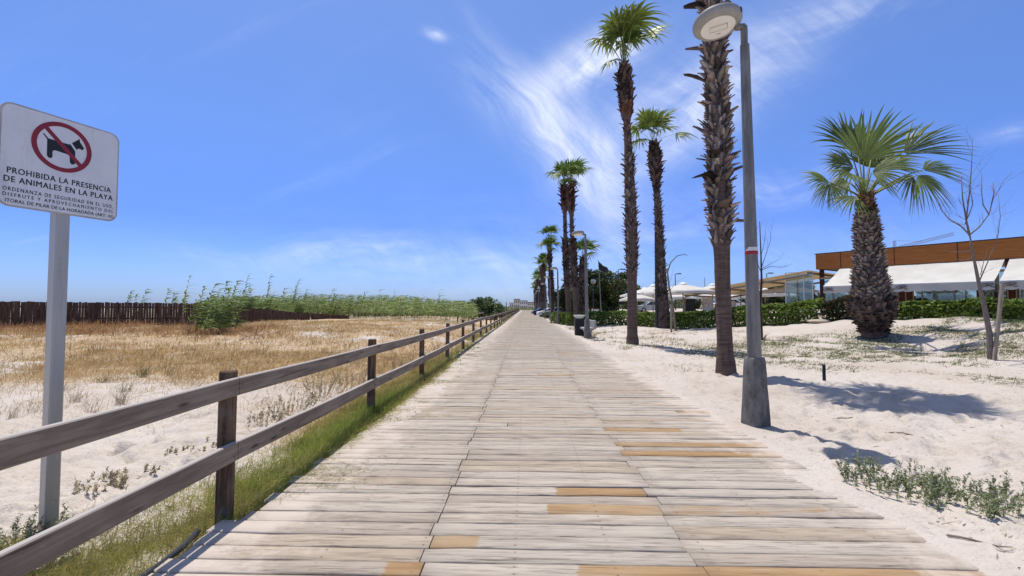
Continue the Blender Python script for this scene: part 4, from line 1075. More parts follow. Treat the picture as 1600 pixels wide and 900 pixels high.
# bright lush tongue of grass close to the boards, between the first and second post
def lush(x, y): return ss(y, 3.6, 4.4)*ss(y, 9.5, 7.5)*ss(-x, 2.08, 2.18)*ss(-x, 2.95, 2.5)*0.95
x, y = scatter(1700, -3.0, -2.08, 3.0, 9, lush, rg1)
gl = blades(x, y, 6, 0.08, 0.22, 0.003, [(0.22, 0.32, 0.04), (0.30, 0.38, 0.05), (0.16, 0.25, 0.035)], 0.65, rg1, None, 0.04)
# creeping sprigs on the boards' sandy edge
def creep(x, y): return 0.95*ss(fbm(x*2.2, y*2.2, 91, 3), 0.50-0.10*ss(-x, 1.8, 2.1), 0.62)*ss(y, 3.6, 4.4)*ss(y, 30, 14)*ss(-x, 1.3, 1.9)
x, y = scatter(6500, -2.3, -1.2, 3.4, 26, creep, rg1, 1.6)
gc = blades(x, y, 5, 0.02, 0.06, 0.003, [(0.24, 0.25, 0.06), (0.34, 0.30, 0.11), (0.17, 0.20, 0.04), (0.40, 0.33, 0.15)], 1.2, rg1, None, 0.05)
gc[0][:, 2] = np.maximum(gc[0][:, 2], 0.006)
v_, f_, c_ = merge(gv, gy2, gf, gl, gc)
tag(np_obj('verge_grass', v_, f_, M_GRASS, col=c_), 'green and yellow grass strip under the fence beside the boards', 'grass', kind='stuff')

# dry field behind the fence
rg2 = np.random.default_rng(102)
DRY = [(0.57, 0.39, 0.17), (0.50, 0.32, 0.125), (0.62, 0.46, 0.23), (0.40, 0.245, 0.10), (0.55, 0.43, 0.21), (0.68, 0.54, 0.31), (0.30, 0.175, 0.08)]
x, y = scatter(15000, -40, -2.5, 6, 42, dry_density, rg2, 0.9)
hs = 0.6+0.9*fbm(x*0.5, y*0.5, 77, 3)
d1 = blades(x, y, 7, 0.08, 0.26, 0.0032, DRY, 0.75, rg2, None, 0.16, 2, hs)
x, y = scatter(9000, -16, -2.5, 5.0, 17, dry_density, rg2, 0.9)
d2 = blades(x, y, 7, 0.06, 0.24, 0.0021, DRY+[(0.30, 0.26, 0.13)], 0.8, rg2, None, 0.12, 3)
def tall(x, y): return 0.5*ss(fbm(x*0.6, y*0.6, 87, 3), 0.5, 0.65)*ss(-x, 4, 7)
x, y = scatter(1500, -34, -4, 12, 32, tall, rg2)
d3 = blades(x, y, 8, 0.2, 0.55, 0.003, [(0.40, 0.26, 0.11), (0.30, 0.19, 0.08), (0.26, 0.15, 0.07), (0.22, 0.22, 0.07)], 0.5, rg2, None, 0.14, 3)
x, y = scatter(1600, -34, -12, 22, 31, lambda x, y: 0.5*ss(fbm(x*0.3, y*0.3, 97, 3), 0.4, 0.6), rg2)
d4 = blades(x, y, 10, 0.25, 0.7, 0.004, [(0.42, 0.25, 0.12), (0.36, 0.20, 0.09), (0.30, 0.17, 0.09)], 0.8, rg2, None, 0.25, 3)
v_, f_, c_ = merge(d1, d2, d3, d4)
tag(np_obj('dry_grass', v_, f_, M_GRASS, col=c_), 'straw-coloured dry grass covering the sand behind the fence', 'grass', kind='stuff')

# separate grey-brown tufts standing on the bare sand
def tuft(x, y, n, h, cols, label, name='dry_tuft', cat='grass tuft', w=0.0018, group='dry tufts on the bare sand behind the fence', spread=0.05, lean=0.38, seed=0):
    q = np.random.default_rng(seed+int(abs(x)*1000)); b = (x, y, H1(x, y))
    p = blades(np.array([x]), np.array([y]), n, h*0.4, h, w, cols, lean, q, None, spread, 4)
    o = np_obj(name, p[0], p[1], M_GRASS, origin=b, col=p[2]); return tag(o, label, cat, group)
STRAW = [(0.36, 0.29, 0.17), (0.28, 0.22, 0.13), (0.44, 0.36, 0.22), (0.22, 0.20, 0.10), (0.20, 0.15, 0.09)]
for i, (px, yy, n, h, lab) in enumerate((
    (20, 655, 55, 0.36, 'thin grey tuft at the left picture edge behind the sign post'), (55, 645, 35, 0.42, 'sparse upright tuft just left of the sign post'),
    (118, 628, 60, 0.34, 'small straw tuft just right of the sign post'), (142, 650, 55, 0.40, 'spiky tuft a little right of the sign post, nearer the rail'),
    (188, 632, 80, 0.42, 'full straw tuft in the middle of the bare sand'), (222, 590, 90, 0.42, 'dense greenish tuft at the front of the dry field'),
    (262, 588, 25, 0.55, 'single tall thin green-brown stem tuft in the dry field'), (195, 612, 60, 0.30, 'low olive tuft between the full straw tuft and the dense greenish one'),
    (310, 618, 50, 0.28, 'low tuft left of the nearest fence post top'), (96, 612, 40, 0.30, 'faint tuft hard behind the sign post'),
    (160, 598, 60, 0.34, 'yellow tuft at the edge where dry field meets bare sand'))):
    p = gp(px, yy); tuft(p.x, p.y, n, h*1.05, STRAW if i not in (5, 6, 7) else [(0.24, 0.22, 0.08), (0.32, 0.26, 0.11), (0.16, 0.15, 0.06)], lab, seed=i)

# dry flowering weeds leaning on the lower rail
def weed(px, py, hgt, spread, n, cols, leafcols, label, seed, name='dry_weed', cat='weed', group=None, stem=M_TWIG, leafsize=0.02, nl=26, curve=0.35, leafmat=M_LEAF, p=None):
    q = np.random.default_rng(seed); b = p or gp(px, py)
    t = thing(name, label, cat, b, group); sv = []; lp = []; roots = []; dirs = []; lens = []; wid = []; bend = []
    for i in range(n):
        an = q.uniform(0, 2*np.pi); rr_ = spread*np.sqrt(q.uniform(0, 1)); ln = q.uniform(0.15, 0.9)
        r0 = np.array((b.x+np.cos(an)*rr_*0.75, b.y+np.sin(an)*rr_*0.75, 0)); r0[2] = H1(r0[0], r0[1])
        d = np.array((np.cos(an)*ln*0.8+0.1, np.sin(an)*ln*0.8, 1)); L = hgt*q.uniform(0.55, 1.1); bd = np.array((0.1, 0, 0.10))+q.normal(0, 0.1, 3)
        roots.append(r0); dirs.append(d); lens.append(L); wid.append(0.0028*(hgt/0.4)**0.4); bend.append(bd)
        du = d/np.linalg.norm(d)
        for k in range(q.integers(2, 5)):
            tt = q.uniform(0.35, 0.85); pb = r0+du*L*tt+bd*L*tt*tt; a2 = q.uniform(0, 2*np.pi); d2 = du+np.array((np.cos(a2), np.sin(a2), 0.2))*0.7; L2 = L*q.uniform(0.15, 0.35)
            roots.append(pb); dirs.append(d2); lens.append(L2); wid.append(0.0018); bend.append(np.array((0, 0, 0.15)))
            for m_ in range(nl//6): ss_ = q.uniform(0.2, 1); lp.append(pb+d2/np.linalg.norm(d2)*L2*ss_+q.normal(0, leafsize*0.5, 3))
        for m_ in range(nl):
            tt = q.uniform(0.15, 1.0); lp.append(r0+du*L*tt+bd*L*tt*tt+q.normal(0, leafsize*0.7, 3))
    N = len(roots)
    V, F, C = ribbons(np.array(roots), np.array(dirs), np.array(lens), np.array(wid), np.array(bend), palette(N, cols, q), 3, taper=2.0)
    np_obj('stems', V, F, M_GRASS, t, col=C)
    lp = np.array(lp); lp[:, 2] = np.maximum(lp[:, 2], H(lp[:, 0], lp[:, 1])+0.01)
    V, F, C = leaves(lp, leafsize*q.uniform(0.6, 1.4, len(lp)), palette(len(lp), leafcols, q), elong=2.6, rg=q)
    np_obj('leaves', V, F, leafmat, t, col=C)
    return t
BRW = [(0.33, 0.24, 0.14), (0.24, 0.17, 0.10), (0.42, 0.33, 0.21)]; BRL = [(0.42, 0.33, 0.20), (0.34, 0.24, 0.13), (0.50, 0.42, 0.29), (0.28, 0.24, 0.11)]
for i, (px, yy, h, s, n, lab) in enumerate((
    (455, 648, 0.44, 0.36, 34, 'largest dry straw-coloured weed behind the rails, between first and second post'), (505, 622, 0.42, 0.38, 34, 'dry weed behind the rails, left of the second post'),
    (548, 605, 0.38, 0.36, 28, 'pale dry weed behind the rails, close to the second post'), (412, 668, 0.30, 0.28, 24, 'low brown dry weed just right of the nearest post'),
    (632, 580, 0.42, 0.38, 26, 'dry weed between the second and third post'), (690, 553, 0.42, 0.38, 24, 'dry weed between the third and fourth post'))):
    weed(px, yy, h, s, n, BRW, BRL, lab, 300+i, group='dry weeds along the back of the fence', leafsize=0.014, nl=20)
for i, (px, yy, h, s, n, lab) in enumerate((
    (330, 700, 0.10, 0.26, 12, 'brownish low weed left of the nearest post, seen between the rails'), (285, 712, 0.09, 0.24, 12, 'dull weed growing at the edge of the grass strip between the rails'),
    (205, 752, 0.11, 0.30, 18, 'dark olive weed between the rails, right of the sign post'), (30, 850, 0.20, 0.30, 30, 'grey-green leafy weed in the bottom left corner under the rail'), (150, 770, 0.15, 0.24, 20, 'flat yellow-green weed at the foot of the sign post'))):
    weed(px, yy, h, s, n, [(0.26, 0.21, 0.12), (0.20, 0.17, 0.09)], [(0.36, 0.31, 0.17), (0.42, 0.34, 0.20), (0.27, 0.25, 0.12), (0.44, 0.33, 0.20)] if i != 3 else [(0.22, 0.25, 0.14), (0.17, 0.20, 0.10), (0.28, 0.29, 0.18)], lab, 330+i, group='low weeds between the rails', leafsize=0.011, nl=22)
# sea rocket in front at the right
SR = [(0.20, 0.23, 0.10), (0.27, 0.27, 0.14)]; SRL = [(0.18, 0.23, 0.09), (0.23, 0.28, 0.12), (0.29, 0.32, 0.18), (0.14, 0.18, 0.07), (0.37, 0.37, 0.25)]
for i, (px, yy, h, s, n, lab) in enumerate(((1385, 762, 0.20, 0.50, 66, 'nearer-left green beach plant with upright sprigs beside the lamp-head shadow'), (1450, 780, 0.15, 0.42, 38, 'middle green beach plant, low and spreading in the right foreground'),
    (1520, 790, 0.20, 0.46, 58, 'right-hand green beach plant running toward the picture edge'), (1590, 800, 0.22, 0.32, 34, 'green beach plant cut off by the right picture edge'))):
    weed(px, yy, h, s, n, SR, SRL, lab, 360+i, name='beach_plant', cat='plant', group='green beach plants in the right foreground', leafsize=0.0105, nl=30)

# green creeping cover on the sand to the right
rg4 = np.random.default_rng(104)
x, y = scatter(70000, 3.5, 30, 8, 26, cover_density, rg4)
cv1 = blades(x, y, 5, 0.03, 0.10, 0.004, [(0.15, 0.19, 0.065), (0.19, 0.22, 0.085), (0.24, 0.24, 0.11), (0.11, 0.15, 0.05)], 1.1, rg4, None, 0.12, 2)
def strawd(x, y): return 0.35*ss(fbm(x*0.7, y*0.7, 171, 3), 0.5, 0.62)*ss(x, 3.2, 4.0)*ss(y, 11, 14)*ss(y, 32, 26)
x, y = scatter(6000, 3.2, 12, 10, 34, strawd, rg4)
cv2_ = blades(x, y, 6, 0.05, 0.20, 0.003, [(0.42, 0.34, 0.17), (0.33, 0.27, 0.11), (0.24, 0.24, 0.08)], 0.8, rg4, None, 0.12, 3)
def edgeg(x, y): return 0.5*ss(fbm(x*0.9, y*0.9, 181, 3), 0.45, 0.58)*ss(x, 2.95, 3.2)*ss(x, 6.5, 4.0)*ss(y, 20, 26)
x, y = scatter(4000, 2.9, 7, 18, 60, edgeg, rg4)
cv3 = blades(x, y, 6, 0.06, 0.25, 0.004, [(0.16, 0.17, 0.05), (0.26, 0.24, 0.09), (0.36, 0.30, 0.13)], 0.7, rg4, None, 0.14, 3)
v_, f_, c_ = merge(cv1, cv2_, cv3)
tag(np_obj('ground_cover', v_, f_, M_GRASS, col=c_), 'low green creeping plants on the sand below the stout palm', 'ground cover', kind='stuff')
# litter: twigs, straws and dead leaf scraps on the sand and along the boards
x, y = scatter(15000, 2.7, 16, 2.4, 18, lambda x, y: 0.55*ss(fbm(x*0.9, y*0.9, 191, 3), 0.35, 0.6)*ss(x, 2.8, 3.1), rg4, 1.4)
N = len(x); an = rg4.normal(0.2, 0.9, N); Z = H(x, y)+0.006
tw = ribbons(np.stack([x, y, Z], 1), np.stack([np.cos(an), np.sin(an), rg4.uniform(-0.02, 0.12, N)], 1), rg4.gamma(1.6, 0.035, N)+0.015, rg4.uniform(0.002, 0.006, N), rg4.normal(0, 0.12, (N, 3))*np.array((1, 1, 0.15)), palette(N, [(0.20, 0.145, 0.10), (0.12, 0.085, 0.06), (0.34, 0.26, 0.17), (0.27, 0.20, 0.13)], rg4), 3, sidev=np.tile(np.array((0.3, 1.0, 0.35)), (N, 1)))
x, y = scatter(900, -8, -2.6, 2.5, 9, lambda x, y: 0.4+0*x, rg4); N = len(x); an = rg4.uniform(0, 6.28, N)
tw2 = ribbons(np.stack([x, y, H(x, y)+0.006], 1), np.stack([np.cos(an), np.sin(an), rg4.uniform(-0.02, 0.25, N)], 1), rg4.gamma(2.0, 0.035, N)+0.02, rg4.uniform(0.001, 0.003, N), rg4.normal(0, 0.2, (N, 3))*np.array((1, 1, 0.2)), palette(N, [(0.28, 0.21, 0.13), (0.20, 0.15, 0.09), (0.40, 0.32, 0.2)], rg4), 3)
v_, f_, c_ = merge(tw, tw2)
tag(np_obj('twig_litter', v_, f_, M_BOOT, col=c_), 'small brown twigs and straws scattered on the sand', 'litter', kind='stuff')

# ------------------------------------------------------------------ palisade, reeds and bush on the left horizon
pal_pts = [(-330, 26, 469), (-60, 28, 472), (310, 33, 475.5), (400, 37, 483), (470, 43, 490), (545, 50, 494)]
pf_b = at(0, 472, 28.5)
pal = thing('palisade_fence', 'dark brown palisade of upright boards on the left horizon, dipping behind the reeds', 'fence', (pf_b.x, pf_b.y, 0.2))
V, F = [], []; m = MB(); rr = random.Random(4); pts = []
for (px, Y, yt) in pal_pts:
    p = at(px, yt, Y); pts.append(p)
rails = [MB(), MB()]
for a, b in zip(pts[:-1], pts[1:]):
    L = (b-a).length; n = int(L/0.152); d = (b-a)/L
    for i in range(n):
        p = a+(b-a)*((i+0.5)/n); gz = H1(p.x, p.y); top = p.z+rr.uniform(-0.035, 0.02)
        if rr.random() < 0.006: continue
        m.box((p.x, p.y, (top+gz-0.15)/2), (rr.uniform(0.130, 0.154), 0.025, top-gz+0.3), Matrix.Rotation(math.atan2(d.y, d.x)+rr.uniform(-0.1, 0.1), 3, 'Z') @ Matrix.Rotation(rr.uniform(-0.015, 0.015), 3, 'Y'))
    for k, dz in ((0, 0.25), (1, 1.0)):
        off = Vector((0.05, -0.05, 0))*-1
        rails[k].bar(a-Vector((0, -0.04, dz)), b-Vector((0, -0.04, dz)), 0.05, 0.10)
m.build('boards', M_PALIS, pal)
for q in rails: q.build('rail', M_PALIS, pal)

REED = [(0.18, 0.265, 0.06), (0.25, 0.33, 0.09), (0.31, 0.37, 0.13), (0.13, 0.20, 0.045), (0.38, 0.42, 0.20)]
def reeds(stalks, q, nleaf=24, leaf=0.72, wind=0.55, lw=0.050, plume=True):
    """stalks: list of (base, height, lean)"""
    sr, sd, sl, sw, sb = [], [], [], [], []; lr, ld, ll, lwid, lb = [], [], [], [], []
    for (b, h, ln) in stalks:
        d = np.array((ln+q.normal(0, 0.05), q.normal(0, 0.07), 1.0)); d /= np.linalg.norm(d); bd = np.array((wind*0.30*q.uniform(0.4, 1.3), 0, -0.03))
        b = np.array(b); sr.append(b); sd.append(d); sl.append(h); sw.append(0.014); sb.append(bd)
        for k in range(nleaf):
            t = 0.32+0.68*(k+q.uniform(0, 0.6))/nleaf; p = b+d*h*t+bd*h*t*t; sgn = 1 if k % 2 else -1; an = q.normal(0, 0.7)
            dv = np.array((sgn*math.cos(an)*0.8+wind*0.9*t, math.sin(an)*0.8, q.uniform(0.55, 1.1)))
            lr.append(p); ld.append(dv); ll.append(leaf*q.uniform(0.6, 1.15)*(1.15-0.35*t)); lwid.append(lw*q.uniform(0.7, 1.2)); lb.append(np.array((wind*q.uniform(0.5, 1.2), 0, -q.uniform(0.35, 0.85))))
    A = ribbons(sr, sd, sl, sw, np.array(sb), palette(len(sr), [(0.20, 0.22, 0.09), (0.15, 0.19, 0.07), (0.27, 0.25, 0.13)], q), 4, taper=3)
    B = ribbons(lr, ld, ll, lwid, np.array(lb), palette(len(lr), REED, q), 4)
    return A, B
def reed_clump(px, Y, tops, label, seed, wid, n, hmul=1.0, leaf=0.6, low=0):
    """tops: list of (px, py) heads; n filler stalks"""
    q = np.random.default_rng(seed); b = gd(px, Y); st = []
    for (tx, ty) in tops:
        tp = at(tx, ty, Y); h = tp.z-b.z; bx = tp.x-0.22*h*0.5+q.normal(0, 0.12); st.append(((bx, Y+q.normal(0, 0.3), b.z), h*1.06, 0.02))
    for i in range(n):
        st.append(((b.x+q.normal(0, wid*0.5), Y+q.normal(0, wid*0.4), b.z), q.uniform(0.6, 1.6)*hmul, q.normal(0, 0.15)))
    t = thing('giant_reed', label, 'reed clump', b, 'giant reeds standing up along the palisade')
    A, B = reeds(st, q, leaf=leaf)
    np_obj('stems', *A[:2], M_LEAF, t, col=A[2]); np_obj('leaves', *B[:2], M_LEAF, t, col=B[2])
reed_clump(338, 24.5, [(300, 433), (318, 448), (335, 446), (346, 441), (352, 450), (362, 440), (328, 462), (375, 455), (310, 470), (356, 462)], 'large near clump of giant reeds in front of the palisade', 401, 1.3, 34, 1.15, 0.55)
reed_clump(212, 35, [(207, 455), (226, 453), (216, 462)], 'two thin reed heads above the palisade at far left', 402, 0.5, 2, 1.0)
reed_clump(262, 34, [(259, 452), (268, 456), (281, 460), (275, 466)], 'small reed head above the palisade left of the large clump', 403, 0.5, 3)
reed_clump(385, 40, [(388, 429), (380, 448), (392, 452), (376, 462)], 'wind-bent tall reed just right of the large clump', 404, 0.6, 6, 1.2)
reed_clump(415, 42, [(418, 430), (424, 446), (432, 456), (410, 462), (440, 452)], 'tall reed with streaming leaves, second to the right of the large clump', 405, 0.8, 10, 1.2)
reed_clump(465, 47, [(461, 435), (470, 440), (478, 452), (454, 458), (487, 464)], 'rightmost of the tall reeds that stand clear against the sky', 406, 0.9, 12, 1.2)
reed_clump(515, 51, [(514, 452), (520, 460), (505, 464)], 'short pointed reed head at the left end of the reed bed', 407, 1.0, 10, 1.4)
# reed bed
q = np.random.default_rng(410); st = []
for i in range(1750):
    px = q.uniform(300, 735); Y = q.uniform(np.interp(px, [300, 392, 470, 540, 600, 735], [35, 39.5, 46.5, 51, 41, 40]), np.interp(px, [300, 392, 470], [40, 48, 65])); b = gd(px, Y)
    if b.x > -3.2: continue
    topy = np.interp(px, [300, 340, 392, 430, 480, 540, 620, 700, 735], [473, 465, 464, 463, 461, 461, 463, 470, 475])
    h = max(0.7, at(px, topy, Y).z-b.z)*q.uniform(0.62, 1.10)
    st.append(((b.x, b.y, b.z), h, q.normal(0.03, 0.06)))
for i in range(24):
    px = q.uniform(330, 690); Y = q.uniform(48, 58) if px > 440 else q.uniform(41, 46); b = gd(px, Y); st.append(((b.x, b.y, b.z), at(px, q.uniform(447, 463), Y).z-b.z, 0.03))
A, B = reeds(st, q, nleaf=12, leaf=0.75, lw=0.042)
v_, f_, c_ = merge(A, B)
tag(np_obj('reed_bed', v_, f_, M_LEAF, col=c_), 'dense pale green bed of reeds on the horizon left of the round bush', 'reeds', kind='stuff')

def crown(center, radii, n, size, cols, q, clumps=26, hollow=0.35, flat=0.0, elong=1.5, up=0.35, floor=None):
    c = np.array(center); r = np.array(radii)
    d = q.normal(size=(clumps, 3)); d /= np.linalg.norm(d, axis=1, keepdims=True)
    cc = c+d*r*(q.uniform(0.45, 0.92, (clumps, 1)))
    cr = r.mean()*q.uniform(0.20, 0.42, clumps); sh = q.uniform(0.72, 1.28, clumps)
    k = q.integers(0, clumps, n); o = q.normal(size=(n, 3)); o /= np.linalg.norm(o, axis=1, keepdims=True); o *= (q.uniform(0.25, 1.05, (n, 1)))**0.6
    p = cc[k]+o*cr[k][:, None]*np.array((1.1, 1.1, 0.8))
    if floor is not None: p[:, 2] = np.maximum(p[:, 2], floor+q.uniform(0, 0.2, n))
    col = palette(n, cols, q)*sh[k][:, None]
    return leaves(p, size*q.uniform(0.6, 1.4, n), col, up, elong, q), cc
def tree(name, label, base, height, radii, cz, n, size, cols, seed, cat='tree', group=None, trunk=0.15, clumps=26, limbs=7, bark=M_DARKBARK):
    q = np.random.default_rng(seed); b = Vector(base); t = thing(name, label, cat, b, group)
    c = (b.x, b.y, b.z+cz); (V, F, C), cc = crown(c, radii, n, size, cols, q, clumps, floor=b.z+0.03)
    np_obj('crown', V, F, M_LEAF, t, col=C)
    m = MB(); m.tube([b-Vector((0, 0, 0.2)), b+Vector((0.03, 0, cz*0.3)), b+Vector((0.05, 0.03, cz*0.75)), b+Vector((0.04, 0.05, cz*1.1))], [trunk*1.25, trunk, trunk*0.75, trunk*0.4], 8)
    for i in range(limbs):
        e = Vector(cc[q.integers(0, len(cc))]); s = b+Vector((0.04, 0.03, cz*q.uniform(0.35, 0.8))); m.tube([s, (s+e)/2+Vector((0, 0, 0.1*cz)), e], [trunk*0.45, trunk*0.3, trunk*0.1], 6)
    m.build('trunk', bark, t, smooth=True)
    return t
gb = gd(757, 60)
tree('round_bush', 'round dark green bush at the right end of the reed bed beside the fence', gb, 2.9, (2.6, 2.0, 1.35), 1.25, 9000, 0.16, [(0.075, 0.135, 0.045), (0.11, 0.175, 0.06), (0.14, 0.20, 0.085), (0.19, 0.24, 0.13)], 420, 'bush', trunk=0.1, clumps=40)
gb2 = gd(727, 70)
tree('low_bush', 'brownish low bush behind the round bush on the horizon', gd(722, 72), 1.8, (2.4, 1.5, 0.8), 1.2, 2500, 0.16, [(0.12, 0.12, 0.05), (0.10, 0.11, 0.045), (0.15, 0.13, 0.06)], 421, 'bush', trunk=0.08)
tag((lambda m: (m.tube([gd(791, 68)-Vector((0, 0, 0.2)), gd(791, 68)+Vector((0, 0, 2.35))], 0.055, 8), m.build('thin_pole', M_GREENMETAL, origin=gd(791, 68)))[1])(MB()), 'thin green pole rising beside the fence right of the round bush', 'pole')
pb = gd(728, 46); m = MB(); a = at(716, 491, 45); b = at(756, 488.5, 54); m.bar(a, b, 0.06, 0.16, ch=0.01)
plk = thing('white_guard_rail', 'pale horizontal rail between the reeds and the walkway fence', 'rail', (a.x, a.y, H1(a.x, a.y)))
m.build('beam', M_STAKE, plk)
for p in (a, (a+b)/2, b):
    m = MB(); g0 = H1(p.x, p.y); m.box((p.x-0.08, p.y, (g0-0.3+p.z+0.05)/2), (0.09, 0.09, p.z+0.05-g0+0.3), None, 0.008); m.build('post', M_POST, plk)
q = np.random.default_rng(430)
x = q.uniform(-32, -3.2, 9000); y = 60+q.uniform(0, 1, 9000)**1.2*110
x = np.concatenate([x, q.uniform(-30, 6, 2500)]); y = np.concatenate([y, q.uniform(206, 232, 2500)])
z = H(x, y)+q.uniform(0, 1, len(x))**1.5*(0.6+1.1*fbm(x*0.12, y*0.12, 111, 3))
V, F, C = leaves(np.stack([x, y, z], 1), 0.42*q.uniform(0.6, 1.4, len(x)), palette(len(x), [(0.15, 0.19, 0.075), (0.20, 0.23, 0.10), (0.11, 0.15, 0.055), (0.24, 0.24, 0.13)], q), 0.3, 1.6, q)
tag(np_obj('dune_scrub', V, F, M_LEAF, col=C), 'distant green dune scrub left of the far boardwalk', 'scrub', kind='stuff')

# ------------------------------------------------------------------ hedges, trees behind
def hedge(s0, s1, h, w, n, label, seed, cols, zoff=0.0, p0=None, p1=None, gapmask=True):
    q = np.random.default_rng(seed)
    A = HEDGE_A+(HEDGE_B-HEDGE_A)*s0 if p0 is None else np.array(p0); B = HEDGE_A+(HEDGE_B-HEDGE_A)*s1 if p1 is None else np.array(p1)
    d = (B-A)/np.linalg.norm(B-A); nn = np.array((d[1], -d[0])); L = np.linalg.norm(B-A)
    s = q.uniform(0, L, n); face = q.uniform(0, 1, n)
    hh = h*(0.90+0.22*fbm(s*0.9, s*0+seed, seed, 3))
    a = q.uniform(-1, 1, n); zt = q.uniform(0, 1, n)
    # leaves sit mostly in the outer shell of a rounded box
    off = np.where(face < 0.5, np.sign(a)*w/2*q.uniform(0.75, 1.08, n), a*w/2); zz = np.where(face < 0.5, zt*hh, hh*q.uniform(0.80, 1.06, n))
    off *= 1-0.25*(zz/hh > 0.85); bulge = 1+0.16*(fbm(s*1.3, zz*1.3, seed+3, 2)-0.5)*2
    x = A[0]+d[0]*s+nn[0]*off*bulge; y = A[1]+d[1]*s+nn[1]*off*bulge; z = H(x, y)+zz+0.02
    c = palette(n, cols, q)*(0.8+0.45*(zz/hh > 0.8))[:, None]**0
    b = Vector(((A[0]+B[0])/2, (A[1]+B[1])/2, 0)); b.z = H1(b.x, b.y)
    t = thing('hedge', label, 'hedge', b, 'clipped hedges in front of the terrace')
    V, F, C = leaves(np.stack([x, y, z], 1), 0.115*q.uniform(0.6, 1.5, n), c, 0.3, 1.5, q)
    np_obj('foliage', V, F, M_LEAF, t, col=C)
    m = MB()
    for i in range(int(L/0.5)):
        ss_ = q.uniform(0, L); oo = q.uniform(-0.3, 0.3)*w; px_, py2 = A[0]+d[0]*ss_+nn[0]*oo, A[1]+d[1]*ss_+nn[1]*oo; g0 = H1(px_, py2)
        m.tube([(px_, py2, g0-0.1), (px_+q.normal(0, 0.1), py2+q.normal(0, 0.1), g0+h*0.5), (px_+q.normal(0, 0.2), py2+q.normal(0, 0.2), g0+h*0.92)], [0.03, 0.02, 0.006], 5)
    m.build('stems', M_DARKBARK, t)
HC = [(0.11, 0.175, 0.025), (0.15, 0.23, 0.035), (0.20, 0.28, 0.05), (0.08, 0.135, 0.02), (0.26, 0.33, 0.075)]
hedge(0.02, 0.36, 0.95, 1.1, 9000, 'leafy clipped hedge between the tall slim palm and the bin', 501, HC)
hedge(0.37, 0.735, 1.05, 1.1, 12000, 'clipped hedge behind the lamp and nearest palm, below the white parasols', 502, HC)
hedge(0.742, 0.81, 0.95, 1.0, 2600, 'short dark dry-looking hedge left of the stout palm', 503, [(0.045, 0.055, 0.018), (0.06, 0.065, 0.022), (0.035, 0.04, 0.015), (0.07, 0.05, 0.025)])
hedge(0.815, 1.22, 0.72, 1.1, 12000, 'bright clipped hedge right of the stout palm, below the awning', 504, HC)
hedge(0, 1, 0.95, 1.2, 5000, 'hedge end standing close to the boardwalk behind the third lamp', 505, HC, p0=(2.95, 46.0), p1=(4.6, 41.0))
hedge(0, 1, 0.8, 1.0, 3500, 'low dark hedge running beside the far boardwalk', 506, [(0.05, 0.085, 0.02), (0.07, 0.11, 0.03), (0.04, 0.07, 0.018)], p0=(3.1, 110), p1=(3.0, 62))
PINE = [(0.035, 0.055, 0.018), (0.05, 0.075, 0.022), (0.07, 0.095, 0.03), (0.10, 0.12, 0.04)]
for i, (px, Y, h, rx, cz, n, cols, lab) in enumerate((
    (922, 58, 5.8, 2.5, 2.9, 9500, PINE, 'dark evergreen tree just right of the twin palms'),
    (957, 60, 6.7, 3.3, 3.3, 13000, PINE+[(0.16, 0.16, 0.05)], 'broad olive-topped evergreen tree behind the flagpole'),
    (893, 66, 4.6, 2.2, 2.4, 4000, PINE, 'dark low tree between the twin palms'),
    (878, 72, 5.2, 1.8, 3.3, 2600, [(0.06, 0.09, 0.035), (0.09, 0.12, 0.05)], 'thin airy tree left of the twin palms'),
    (988, 70, 3.6, 2.2, 1.8, 3600, [(0.06, 0.09, 0.025), (0.10, 0.13, 0.04)], 'low tree under the leftmost parasols'),
    (1012, 74, 3.2, 2.4, 1.7, 3400, [(0.07, 0.10, 0.03), (0.11, 0.14, 0.045)], 'bushy low tree behind the leftmost parasols'),
    (1225, 58, 3.6, 2.6, 1.8, 5000, [(0.06, 0.085, 0.03), (0.09, 0.115, 0.045), (0.13, 0.15, 0.06)], 'leafy tree seen under the pergola, left part'),
    (1248, 52, 3.6, 2.0, 1.8, 4500, [(0.05, 0.08, 0.03), (0.08, 0.11, 0.045)], 'leafy tree seen under the pergola beside the glass screen'),
    (1186, 60, 3.2, 2.6, 1.6, 4200, [(0.045, 0.05, 0.025), (0.07, 0.07, 0.035)], 'dark tangled tree seen behind the lamp under the pergola'),
    (1130, 84, 4.9, 2.6, 2.4, 3600, PINE, 'dark tree beyond the parasols with its top just showing'),
    (1310, 70, 3.4, 3.2, 1.8, 4200, [(0.07, 0.10, 0.035), (0.11, 0.13, 0.05)], 'tree seen through the restaurant glass at its left end'),
    (1390, 76, 3.6, 4.0, 1.9, 4200, [(0.06, 0.09, 0.03), (0.10, 0.12, 0.045)], 'wide tree seen through the restaurant glass right of the stout palm'),
    (1085, 88, 3.0, 4.0, 1.5, 3200, PINE, 'low dark tree far behind the black cabinet'),
    (1480, 70, 3.4, 3.6, 1.8, 4000, [(0.06, 0.09, 0.03), (0.10, 0.12, 0.045)], 'tree seen through the restaurant behind the staked sapling'),
    (1580, 66, 3.6, 3.6, 1.8, 4000, [(0.06, 0.09, 0.03), (0.10, 0.12, 0.045)], 'tree seen through the restaurant at the right picture edge'))):
    b = gd(px, Y); tree('evergreen_tree' if i < 3 else 'bushy_tree', lab, b, h, (rx, rx*0.9, (h-cz)*0.95 if h-cz < cz else cz*0.95), h*0.55, n, 0.20, cols, 520+i, group='trees beyond the hedge', clumps=30)
